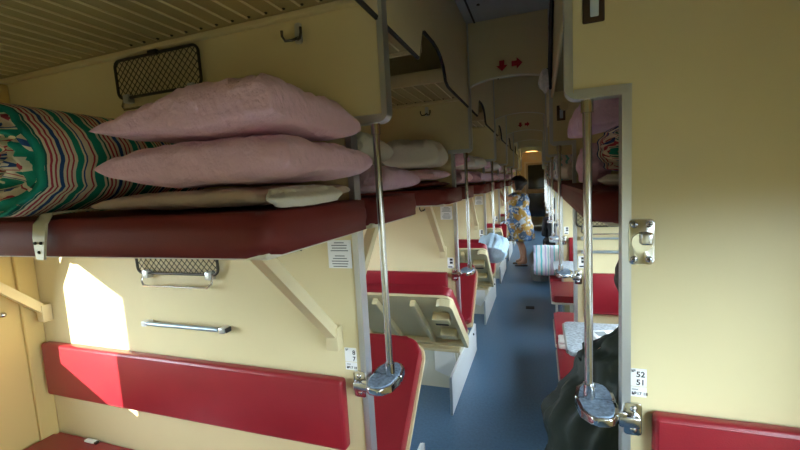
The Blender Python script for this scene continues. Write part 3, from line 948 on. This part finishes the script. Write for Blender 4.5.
# floor latch
t = thing('floor_latch', 'small black latch plate set in the blue aisle floor', 'latch', (-.14, 5.0, 0))
b = BM(); box(b, -.05, .05, -.05, .05, 0, .006, .002, 1); obj('plate', b, 'rubber', t)

# end wall with its door ---------------------------------------------------------------
dx0, dx1, dz = -.42, .19, 2.06
b = BM()
box(b, XW_L - .1, dx0, Y_END, Y_END + .06, 0, Z_CEIL); box(b, dx1, XW_R + .1, Y_END, Y_END + .06, 0, Z_CEIL); box(b, dx0, dx1, Y_END, Y_END + .06, dz, Z_CEIL)
struct('wall_end', b, 'wall', smooth=False)
b = BM(); box(b, dx0, dx1, Y_END + .02, Y_END + .05, 0, dz)
dr = struct('door_1', b, 'door', smooth=False)
b = BM(); box(b, dx0 + .06, dx1 - .04, Y_END + .012, Y_END + .02, 1.22, dz - .06, .004, 1); obj('door_pane', b, 'darkglass', dr)
b = BM(); box(b, dx0 + .06, dx1 - .04, Y_END + .012, Y_END + .02, .30, 1.08, .004, 1); obj('door_panel', b, 'darkglass', dr)
b = BM(); box(b, dx0 - .05, dx0, Y_END - .015, Y_END, 0, dz + .05); box(b, dx1, dx1 + .05, Y_END - .015, Y_END, 0, dz + .05); box(b, dx0, dx1, Y_END - .015, Y_END, dz, dz + .05); obj('door_frame', b, 'pale', dr, smooth=False)
t = thing('end_lamp', 'glowing orange lamp above the door at the far end of the carriage', 'lamp', (-.27, 12.9, 2.41))
b = BM(); box(b, -.30, .30, -.10, .10, .03, .05, .01, 2); obj('base', b, 'pale', t)
b = BM(); box(b, -.25, .25, -.09, .09, -.03, .03, .025, 4); obj('diffuser', b, 'lamp', t)
b = BM(); tube(b, [(0, 0, .05), (0, 0, Z_CEIL - 2.41)], .02, 10); obj('stem', b, 'alu', t)

# ---------------------------------------------------------------------- bedding
PG = 'pillows on the berths'
def pillow(name, w, d, h, m, loc, rz, label, seed, flat=.35, tilt=(0, 0), lump=1.0, group=PG, cat='pillow', pr=((4.5, .36), (4.5, .36), (5, .32))):
    o = obj(name, pillow_bm(w, d, h, seed, flat, lump, pr, 64 if seed < 40 or seed in (62, 63) else 32), m, loc=loc, auto=0)
    o.rotation_euler = (tilt[0], tilt[1], rz)
    return tag(o, label, cat, group)
# near berth, from the bottom up
pillow('mattress_pad', .57, .46, .052, 'beigecl', (-.905, 1.005, ZB1 + .033), .0, 'flat beige pillow at the bottom of the nearest pillow stack', 3, .48, pr=((4, .4), (6, .3), (6, .3)))
pillow('pillow', .63, .48, .116, 'pink', (-.842, 1.005, ZB1 + .129), .02, 'pink pillow in the middle of the nearest stack of three', 4, .50, pr=((2.6, .45), (6, .28), (6, .28)))
pillow('pillow', .60, .48, .136, 'pink', (-.862, 1.005, ZB1 + .234), -.03, 'plump pink pillow on top of the nearest stack of three', 9, .25, pr=((1.7, .6), (7, .26), (5, .28)))
o = obj('rolled_mattress', roll_bm(.235, .165, .60, 5), 'stripe', loc=(-1.465, .970, ZB1 + .176), auto=0)
tag(o, 'rolled mattress in green, blue and red striped ticking on the nearest upper berth', 'mattress', 'rolled mattresses')
b = loft([(.004, 0, 0, .02, .02), (.008, 0, 0, .045, .12), (.026, 0, 0, .052, .15), (.046, -.01, 0, .042, .12), (.054, -.01, 0, .02, .04)], 11, .012, 64, 3, .02)
tag(obj('folded_sheet', b, 'linen', loc=(-.555, .87, ZB1 + .002), auto=0), 'crumpled off-white sheet poking out from under the nearest pillow stack', 'sheet')

# berth behind the first partition
yb = YP[1] + .31
pillow('pillow', .48, .52, .11, 'lilac', (-.785, yb, ZB1 + .062), .04, 'lilac-pink pillow lying on the berth end behind the nearest pole', 21, .4)
pillow('pillow', .42, .46, .13, 'greycl', (-.86, yb + .0, ZB1 + .200), .1, 'grey-beige pillow on top of the pink one behind the nearest pole', 22, .4)
# berth before the second partition
yb = YP[2] - .31
pillow('folded_mattress', .38, .50, .045, 'maroon', (-.84, yb, ZB1 + .033), 0, 'thin maroon folded pad under the linen on the second bay berth', 31, .5, group='folded pads', cat='pad')
pillow('pillow', .40, .50, .07, 'pink', (-.84, yb, ZB1 + .098), .0, 'flat pink pillow under the grey one before the second partition', 32, .45)
pillow('pillow', .39, .48, .19, 'greycl', (-.84, yb - .01, ZB1 + .232), .08, 'plump grey-beige pillow on top before the second bay partition', 33, .42, pr=((5, .3), (5, .3), (6, .28)))
b = loft([(0, 0, 0, .03, .03), (.02, 0, 0, .06, .12), (.10, .01, 0, .068, .15), (.20, .015, 0, .058, .12), (.245, .02, 0, .02, .03)], 34, .02, 48, 4, .035)
tag(obj('bed_sheet', b, 'linen', loc=(-1.13, yb - .13, ZB1 + .006), auto=0), 'white crumpled sheet beside the grey pillow before the second partition', 'sheet', 'crumpled sheets')
# later berths
sd = 40
for k in range(2, 7):
    for w in (1, -1):
        kk = k if w > 0 else k + 1
        if kk > 6: continue
        yb = YP[kk] + w * .31
        where = 'behind the %s bay partition' % ORD[kk] if w > 0 else 'before the %s bay partition' % ORD[kk]
        m2 = 'pink' if (kk + w) % 2 else 'lilac'
        pillow('pillow', .50, .50, .13, m2, (-.83, yb, ZB1 + .068), random.uniform(-.1, .1), 'pink pillow at the bottom of the pair %s' % where, sd, .4); sd += 1
        m3 = 'pink' if w > 0 else 'linen'
        pillow('pillow', .48, .48, .15, m3, (-.85, yb, ZB1 + .232), random.uniform(-.15, .15), '%s pillow on top of the pair %s' % ('pink' if w > 0 else 'off-white', where), sd, .4); sd += 1

# side berth bedding: the near one
zs = ZB1 - .012
b = loft([(0, 0, 0, .05, .05), (.006, 0, 0, .20, .26), (.025, 0, 0, .22, .28), (.042, 0, 0, .20, .26), (.05, 0, 0, .05, .05)], 61, .02, 44, 4, .03)
tag(obj('bed_sheet', b, 'linen', loc=(.44, YP[1] + .42, zs + .003), auto=0), 'off-white folded linen under the striped mattress on the nearest side berth', 'sheet', 'crumpled sheets')
o = obj('rolled_mattress', roll_bm(.15, .082, .48, 8, 'x'), 'stripe', loc=(.48, YP[1] + .34, zs + .138), auto=0); o.rotation_euler = (0, 0, .35)
tag(o, 'teal and cream striped mattress squashed on the nearest side upper berth', 'mattress', 'rolled mattresses')
pillow('pillow', .58, .46, .17, 'lilac', (.42, YP[1] + .42, zs + .300), .1, 'large lilac-pink pillow leaning on the striped mattress of the nearest side berth', 62, .2, (0, -.28))
b = loft([(0, 0, 0, .02, .03), (.02, 0, 0, .06, .08), (.10, 0, 0, .075, .10), (.17, 0, 0, .06, .08), (.20, 0, 0, .02, .02)], 63, .02, 30, 5, .04)
tag(obj('bed_sheet', b, 'lilac', loc=(.255, YP[1] + .86, zs + .002), auto=0), 'lilac sheet bunched at the aisle edge of the nearest side berth', 'sheet', 'crumpled sheets')
for k, m1, m2, l1, l2 in ((2, 'linen', 'aqua', 'off-white', 'striped'), (3, 'linen', 'greycl', 'off-white', 'grey'), (4, 'pink', 'linen', 'pink', 'off-white'), (5, 'linen', 'pink', 'off-white', 'pink')):
    pillow('pillow', .56, .60, .15, m1, (.45, YP[k] + .5, zs + .078), .1, '%s pillow on the %s side upper berth along the aisle' % (l1, ORD[k]), 70 + k, .4)
    o = obj('rolled_mattress', roll_bm(.13, .12, .56, 80 + k, 'x'), 'aqua' if k != 4 else 'stripe', loc=(.42, YP[k] + 1.05, zs + .132), auto=0)
    tag(o, 'rolled striped mattress on the %s side upper berth along the aisle' % ORD[k], 'mattress', 'rolled mattresses')

# things hanging out of the side luggage space above the aisle
t = thing('hanging_jacket', 'black jacket hanging flat against the board above the side berths', 'jacket', (.062, YP[1] + 1.10, 2.15))
b = loft([(0, .012, .36, .006, .03), (.05, .011, .30, .008, .10), (.18, .011, .18, .010, .22), (.32, .012, .02, .009, .26), (.42, .015, -.08, .007, .18), (.48, .018, -.12, .007, .08), (.49, .018, -.12, .003, .03)], 91, .005, 44, 5, .008)
obj('cloth', b, 'black', t, auto=0)
b = BM(); tube(b, [(.030, -.12, .50), (.018, -.12, .50), (.016, -.12, .47)], .005, 8); obj('wall_mount', b, 'dark', t)
t = thing('lace_cloth', 'white lace cloth hanging over the aisle just past the black jacket', 'cloth', (.045, 2.95, 2.165))
b = loft([(0, 0, 0, .008, .02), (.04, 0, 0, .028, .05), (.10, 0, 0, .034, .075), (.135, 0, 0, .024, .06), (.15, 0, 0, .006, .03)], 92, .010, 36, 6, .03)
obj('cloth', b, 'lace', t, auto=0)
b = BM(); tube(b, [(.040, 0, .16), (.008, 0, .155), (.0, 0, .14)], .005, 8); obj('wall_mount', b, 'dark', t)
# bracket carrying them: side luggage shelf
for k in (1, 2, 3):
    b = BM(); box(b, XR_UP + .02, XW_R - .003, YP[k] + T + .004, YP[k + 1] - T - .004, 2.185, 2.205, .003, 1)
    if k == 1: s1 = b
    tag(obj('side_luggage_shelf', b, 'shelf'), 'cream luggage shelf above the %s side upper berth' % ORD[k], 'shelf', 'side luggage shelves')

# aqua striped roll on the seat near the third side partition
o = obj('rolled_mattress', roll_bm(.18, .185, .52, 17, 'x', .004), 'aqua', loc=(.175, YP[3] + .27, .385 + .190), auto=0)
tag(o, 'white, aqua and lilac striped mattress roll bulging into the aisle from a side seat', 'mattress', 'rolled mattresses')
# blue towel on the third tipped up berth
b = loft([(.006, 0, 0, .05, .05), (.02, 0, 0, .15, .17), (.12, .02, 0, .17, .19), (.22, .02, .0, .15, .15), (.27, .0, .0, .07, .07), (.28, .0, .0, .015, .02)], 95, .02, 64, 3, .03)
tag(obj('towel_bundle', b, 'bluecl', loc=(-.53, YP[3] - .395, .735), auto=0), 'pale blue towel bundle lying over the tipped up berth at the third partition', 'towel').rotation_euler = (-.74, 0, 0)

# coat, papers and packets in the near side bay
t = thing('packet', 'white packet with dark printing on the nearest side table', 'packet', (.31, 2.20, .75), rz=.25)
b = BM(); box(b, -.075, .075, -.055, .055, 0, .028, .008, 3); obj('wrapper', b, 'white', t)
b = BM(); box(b, -.05, .0, -.03, .03, .0275, .0292); box(b, .02, .05, -.03, .0, .0275, .0292); obj('print', b, 'grey_ink', t, smooth=False)
t = thing('newspaper', 'folded newspaper lying at the back of the nearest side table', 'newspaper', (.50, 2.27, .75), rz=-.15)
b = BM(); box(b, -.13, .13, -.09, .09, 0, .012, .004, 2); obj('sheet', b, 'paper', t)
b = BM()
for i in range(6): box(b, -.11, .11, -.075 + i * .027, -.062 + i * .027, .0118, .0128)
obj('print', b, 'grey_ink', t, smooth=False)
t = thing('folded_towel', 'white folded towel on the seat before the second side partition', 'towel', (.16, YP[2] - .13, .385))
b = BM(); box(b, -.055, .06, -.07, .07, 0, .035, .012, 3); obj('body', b, 'linen', t)
b = BM(); box(b, -.054, .059, -.069, .069, .036, .06, .011, 3); obj('fold', b, 'linen', t)
b = loft([(0, 0, 0, .03, .03), (.02, 0, 0, .12, .10), (.16, 0, 0, .14, .12), (.28, 0, 0, .10, .09), (.31, 0, 0, .03, .03)], 98, .02, 36, 4, .02)
tag(obj('travel_bag', b, 'greybag', loc=(-.02, 6.35, .0)), 'grey soft bag standing on the aisle floor near the walking woman', 'bag')

# ---------------------------------------------------------------------- people
def skinned(name, J, E_, root, m, parent=None, loc=(0, 0, 0), rz=0, lv=2):
    me = bpy.data.meshes.new(name); ix = {n: i for i, n in enumerate(J)}
    me.from_pydata([J[n][0] for n in J], [(ix[a], ix[b_]) for a, b_ in E_], [])
    o = bpy.data.objects.new(name, me); C.objects.link(o); o.location = loc; o.rotation_euler = (0, 0, rz)
    md = o.modifiers.new('Skin', 'SKIN'); md.use_smooth_shade = True
    o.modifiers.new('Subsurf', 'SUBSURF').levels = lv; o.modifiers['Subsurf'].render_levels = lv
    sk = me.skin_vertices[0].data
    for n in J:
        r = J[n][1]; sk[ix[n]].radius = r if isinstance(r, tuple) else (r, r)
        sk[ix[n]].use_root = (n == root)
    dg = bpy.context.evaluated_depsgraph_get()
    me2 = bpy.data.meshes.new_from_object(o.evaluated_get(dg)); o.modifiers.clear(); o.data = me2; bpy.data.meshes.remove(me)
    for p in me2.polygons: p.use_smooth = True
    me2.materials.clear(); me2.materials.append(M[m])
    if parent: o.parent = parent
    return o

def hand(J, E_, wrist, tag_, d, side):
    """five fingers beyond a wrist; d = finger direction, side = towards the thumb"""
    d = Vector(d).normalized(); s = Vector(side).normalized(); w = Vector(J[wrist][0]); nrm = d.cross(s)
    pk = tag_ + 'palm'; J[pk] = (tuple(w + d * .05), (.030, .018)); E_.append((wrist, pk))
    for i, (off, ln_) in enumerate(((.026, .07), (.009, .08), (-.009, .075), (-.026, .058))):
        a, c, e = tag_ + 'f%da' % i, tag_ + 'f%db' % i, tag_ + 'f%dc' % i
        J[a] = (tuple(w + d * .09 + s * off), .0095); J[c] = (tuple(w + d * (.09 + ln_ * .55) + s * off * 1.1 + nrm * .010), .0085); J[e] = (tuple(w + d * (.09 + ln_ * .9) + s * off * 1.1 + nrm * .030), .0075)
        E_ += [(pk, a), (a, c), (c, e)]
    a, c = tag_ + 'ta', tag_ + 'tb'
    J[a] = (tuple(w + d * .055 + s * .042), .011); J[c] = (tuple(w + d * .085 + s * .058 + nrm * .012), .009); E_ += [(pk, a), (a, c)]

def face(parent, c, fwd, r):
    """eyes, brows, mouth, ears on a head of radius r at c, looking along fwd"""
    f = Vector(fwd).normalized(); s = f.cross(Vector((0, 0, 1))).normalized(); c = Vector(c)
    b = BM()
    for q in (-1, 1): bmesh.ops.create_uvsphere(b, u_segments=10, v_segments=8, radius=.011, matrix=Matrix.Translation(c + f * r * .88 + s * q * .032 + Vector((0, 0, .005))))
    obj('eye', b, 'white', parent)
    b = BM()
    for q in (-1, 1): bmesh.ops.create_uvsphere(b, u_segments=8, v_segments=6, radius=.006, matrix=Matrix.Translation(c + f * (r * .88 + .007) + s * q * .032 + Vector((0, 0, .005))))
    obj('iris', b, 'ink', parent)
    b = BM(); tube(b, [c + f * r * .88 + s * -.022 + Vector((0, 0, -.055)), c + f * r * .93 + Vector((0, 0, -.053)), c + f * r * .88 + s * .022 + Vector((0, 0, -.055))], .005, 8)
    obj('mouth', b, 'redink', parent)

# woman standing at the upper berth, right of the far bays
wx, wy = -.365, 7.55
wm = thing('person', 'dark-haired woman in a blue and yellow floral dress reaching to an upper berth', 'person', (wx, wy, 0))
J = {'pel': ((0, 0, .88), (.135, .11)), 'wst': ((0, .0, 1.03), (.115, .09)), 'chs': ((0, -.0, 1.20), (.135, .10)), 'nkb': ((-.01, .0, 1.33), (.06, .06)),
     'nk': ((-.02, .0, 1.375), .045), 'hd0': ((-.03, .0, 1.42), (.068, .07)), 'hd': ((-.035, 0, 1.475), (.075, .085)), 'hd2': ((-.035, 0, 1.535), (.062, .07)),
     'nose': ((-.125, 0.0, 1.46), .012),
     'shl': ((-.05, .15, 1.29), .052), 'ell': ((-.26, .22, 1.18), .040), 'wrl': ((-.40, .18, 1.40), .027),
     'shr': ((-.02, -.15, 1.29), .052), 'elr': ((-.19, -.24, 1.24), .042), 'wrr': ((-.27, -.12, 1.44), .028),
     'hpl': ((0, .085, .80), .095), 'knl': ((-.04, .09, .46), .058), 'cfl': ((.02, .09, .33), .055), 'anl': ((.04, .10, .08), .034), 'tol': ((-.09, .11, .035), .030), 'hel': ((.06, .10, .04), .030),
     'hpr': ((0, -.085, .80), .095), 'knr': ((.0, -.09, .46), .058), 'cfr': ((.06, -.09, .33), .055), 'anr': ((.09, -.09, .08), .034), 'tor': ((-.05, -.10, .035), .030), 'her': ((.11, -.09, .04), .030)}
E_ = [('pel', 'wst'), ('wst', 'chs'), ('chs', 'nkb'), ('nkb', 'nk'), ('nk', 'hd0'), ('hd0', 'hd'), ('hd', 'hd2'), ('hd', 'nose'),
      ('chs', 'shl'), ('shl', 'ell'), ('ell', 'wrl'), ('chs', 'shr'), ('shr', 'elr'), ('elr', 'wrr'),
      ('pel', 'hpl'), ('hpl', 'knl'), ('knl', 'cfl'), ('cfl', 'anl'), ('anl', 'tol'), ('anl', 'hel'), ('pel', 'hpr'), ('hpr', 'knr'), ('knr', 'cfr'), ('cfr', 'anr'), ('anr', 'tor'), ('anr', 'her')]
hand(J, E_, 'wrl', 'L', (-.7, 0, .6), (0, -1, .2)); hand(J, E_, 'wrr', 'R', (-.7, .2, .6), (0, 1, .2))
bd = skinned('body', J, E_, 'pel', 'skin', wm)
face(wm, (-.035, 0, 1.475), (-1, 0, 0), .088)
b = loft([(.47, 0, 0, .02, .02), (.475, 0.0, 0, .235, .235), (.70, 0, 0, .21, .205), (.90, 0, 0, .182, .175), (1.06, 0, 0, .155, .14), (1.20, -.005, 0, .165, .165), (1.29, -.01, 0, .13, .195), (1.335, -.015, 0, .075, .10), (1.345, -.015, 0, .06, .07)], 101, .02, 44, 3, .03)
for v in b.verts: v.co.x *= 1.12; v.co.y *= 1.15
dress = obj('dress', b, 'floral', wm, auto=0)
for sh, el in (('shl', 'ell'), ('shr', 'elr')):
    a = Vector(J[sh][0]); c = Vector(J[el][0])
    b = BM(); tube(b, [a.lerp(c, -.1), a.lerp(c, .2), a.lerp(c, .55)], [.07, .072, .07], 16); obj('sleeve', b, 'floral', wm)
b = BM(); bmesh.ops.create_uvsphere(b, u_segments=30, v_segments=20, radius=1)
for v in b.verts:
    n = v.co.copy(); k = 1 + .10 * fbm(n, 2.2, 5)
    v.co = Vector((.150 * n.x, .145 * n.y, .140 * n.z)) * k + Vector((.0, 0, 1.51))
    if n.x < -.35 and n.z < .45: v.co.x = max(v.co.x, -.06 - .02 * n.z)
    if n.z < -.3 and n.x > 0: v.co.x -= .02
obj('hair', b, 'hair', wm, auto=0)
b = BM()
for s, x in ((1, -.02), (-1, .03)): box(b, x - .12, x + .10, s * .10 - .045, s * .10 + .045, 0, .016, .006, 2)
obj('sandals', b, 'shoe', wm)

def seated(label, loc, rz, cloth, coat=None, seat=.40, knee=.52):
    p = thing('person', label, 'person', loc, rz=rz)
    z = seat; q7 = .07 if coat else 0
    J = {'pel': ((0, 0, z + .10), (.14, .105)), 'wst': ((0, -.02, z + .26), (.13, .095)), 'chs': ((0, -.01, z + q7 + .43), (.15, .105)), 'nkb': ((0, 0, z + q7 + .56), (.065, .06)), 'nk': ((0, .01, z + q7 + .60), .05),
         'hd0': ((0, .03, z + q7 + .66), (.07, .068)), 'hd': ((0, .03, z + q7 + .725), (.078, .088)), 'hd2': ((0, .02, z + q7 + .80), (.066, .072)), 'nose': ((0, .125, z + q7 + .715), .012)}
    E_ = [('pel', 'wst'), ('wst', 'chs'), ('chs', 'nkb'), ('nkb', 'nk'), ('nk', 'hd0'), ('hd0', 'hd'), ('hd', 'hd2'), ('hd', 'nose')]
    for s, n in ((-1, 'l'), (1, 'r')):
        J['sh' + n] = ((s * .17, 0, z + (.475 if coat else .50)), .054); J['el' + n] = ((s * .20, .06, z + .25), .042); J['wr' + n] = ((s * .12, .27, z + .20), .028)
        J['hp' + n] = ((s * .09, .08, z + .085), .085); J['kn' + n] = ((s * .09, knee, z + .06), .058); J['cf' + n] = ((s * .09, knee, z - .12), .052); J['an' + n] = ((s * .09, knee - .01, .08), .036); J['to' + n] = ((s * .10, knee + .11, .035), .032)
        E_ += [('chs', 'sh' + n), ('sh' + n, 'el' + n), ('el' + n, 'wr' + n), ('pel', 'hp' + n), ('hp' + n, 'kn' + n), ('kn' + n, 'cf' + n), ('cf' + n, 'an' + n), ('an' + n, 'to' + n)]
        hand(J, E_, 'wr' + n, n, (-s * .2, 1, -.1), (-s, 0, .3))
    skinned('body', J, E_, 'pel', 'skin', p)
    face(p, (0, .03, z + q7 + .725), (0, 1, 0), .09)
    b = loft([(z + .03, 0, 0, .02, .02), (z + .035, 0, 0, .165, .14), (z + .15, 0, -.01, .17, .13), (z + .30, 0, -.02, .16, .12), (z + .45, 0, -.01, .185, .125), (z + .53, 0, 0, .17, .10), (z + .575, 0, 0, .09, .075), (z + .59, 0, 0, .06, .055)], 7, .01, 36, 3, .02)
    obj('shirt', b, cloth, p, auto=0)
    if coat: obj('coat', coat, 'coat', p, auto=0)
    for n in 'lr':
        a, c, w = (Vector(J[q + n][0]) for q in ('sh', 'el', 'wr'))
        b = BM(); tube(b, [a.lerp(c, -.12), a, c, c.lerp(w, .8)], [.06, .07, .055, .04], 16); obj('sleeve', b, cloth, p)
        a, c, w = (Vector(J[q + n][0]) for q in ('hp', 'kn', 'an'))
        b = BM(); tube(b, [a + Vector((0, 0, .01)), a.lerp(c, .8) + Vector((0, 0, .02)), c + Vector((0, .03, .0)), c.lerp(w, .25) + Vector((0, .02, 0)), c.lerp(w, .9)], [.085, .075, .068, .066, .055], 16); obj('trouser_leg', b, 'black', p)
        b = BM(); q = Vector(J['to' + n][0]); box(b, q.x - .045, q.x + .045, knee - .07, q.y + .05, 0, .085, .03, 4); obj('shoe', b, 'shoe', p)
    b = BM(); bmesh.ops.create_uvsphere(b, u_segments=28, v_segments=18, radius=1)
    for v in b.verts:
        n = v.co.copy(); k = 1 + .07 * fbm(n, 2.2, 6)
        v.co = Vector((.098 * n.x, .108 * n.y, .112 * n.z)) * k + Vector((0, .005, z + q7 + .755))
        if n.y > .3 and n.z < .5: v.co.y = min(v.co.y, .055)
    obj('hair', b, 'hair', p, auto=0)
    return p
px, py = .351, YP[1] + .30
rings = [(.20, .040, 1.66, .022, .11), (.26, .036, 1.64, .026, .17), (.37, .034, 1.63, .028, .19), (.405, .05, 1.63, .045, .20), (.45, .20, 1.62, .19, .20), (.52, .295, 1.62, .285, .20), (.66, .300, 1.61, .285, .205),
         (.78, .320, 1.60, .255, .19), (.86, .345, 1.60, .225, .17), (.92, .355, 1.60, .225, .13), (.965, .355, 1.60, .15, .10), (1.02, .352, 1.60, .07, .07), (1.04, .351, 1.60, .06, .065), (1.045, .351, 1.60, .02, .02)]
seated('dark-haired person in a dark green coat sitting behind the 52 and 51 partition', (px, py, 0), 0, 'coat', loft([(a, b_ - px, c_ - py, d_, e_) for a, b_, c_, d_, e_ in rings], 97, .03, 90, 2.6, .07))
seated('passenger in dark clothes sitting on a side seat beyond the aqua mattress roll', (.27, YP[4] + .27, 0), .15, 'black')

# ---------------------------------------------------------------------- light
w = bpy.data.worlds.new('World'); SC.world = w; w.use_nodes = True
bg = w.node_tree.nodes['Background']; bg.inputs[0].default_value = (.80, .90, 1.0, 1); bg.inputs[1].default_value = 10.5
tcw = w.node_tree.nodes.new('ShaderNodeTexCoord'); spw = w.node_tree.nodes.new('ShaderNodeSeparateXYZ'); w.node_tree.links.new(tcw.outputs['Generated'], spw.inputs[0])
mr = w.node_tree.nodes.new('ShaderNodeMapRange'); mr.inputs[1].default_value = -.06; mr.inputs[2].default_value = .06; w.node_tree.links.new(spw.outputs[2], mr.inputs[0])
mxw = w.node_tree.nodes.new('ShaderNodeMix'); mxw.data_type = 'RGBA'; mxw.inputs[6].default_value = (.06, .06, .045, 1); mxw.inputs[7].default_value = (.76, .89, 1.0, 1)
w.node_tree.links.new(mr.outputs[0], mxw.inputs[0]); w.node_tree.links.new(mxw.outputs[2], bg.inputs[0])
sun = bpy.data.lights.new('sun', 'SUN'); sun.energy = 15; sun.angle = math.radians(.6); sun.color = (1, .93, .80)
so = bpy.data.objects.new('sun', sun); C.objects.link(so)
d = Vector((.475, 1, -.27)).normalized()
so.rotation_euler = d.to_track_quat('-Z', 'Y').to_euler()
for side, x, rot in (('left', XW_L - .045, (0, -PI / 2, 0)), ('right', XW_R + .045, (0, PI / 2, 0))):
    for c in sorted(bays):
        a = bpy.data.lights.new('window_portal', 'AREA'); a.shape = 'RECTANGLE'; a.size = WZ1 - WZ0; a.size_y = 1.1 if side == 'left' else 1.36
        a.cycles.is_portal = True
        ao = bpy.data.objects.new('window_portal', a); C.objects.link(ao); ao.location = (x, c, (WZ0 + WZ1) / 2); ao.rotation_euler = rot

# ---------------------------------------------------------------------- camera
Rv = Vector((0.94228564, 0.33023045, -0.05518714)); Uv = Vector((0.01831643, 0.11373991, 0.9933417)); Fv = Vector((-0.33430866, 0.93702246, -0.10112684))
cam = bpy.data.cameras.new('camera'); cam.sensor_width = 36; cam.lens = 396.0915 / 800 * 36; cam.clip_start = .02
co = bpy.data.objects.new('camera', cam); C.objects.link(co)
mt = Matrix((Rv, Uv, -Fv)).transposed().to_4x4(); mt.translation = (0, 0, H); co.matrix_world = mt
SC.camera = co
SC.view_settings.view_transform = 'Standard'; SC.view_settings.look = 'None'; SC.view_settings.gamma = 1; SC.view_settings.exposure = 1.25
SC.cycles.use_denoising = True
SC.cycles.max_bounces = 10; SC.cycles.diffuse_bounces = 7; SC.cycles.glossy_bounces = 4; SC.cycles.transparent_max_bounces = 8
SC.cycles.sample_clamp_indirect = 8; SC.cycles.caustics_reflective = False; SC.cycles.caustics_refractive = False
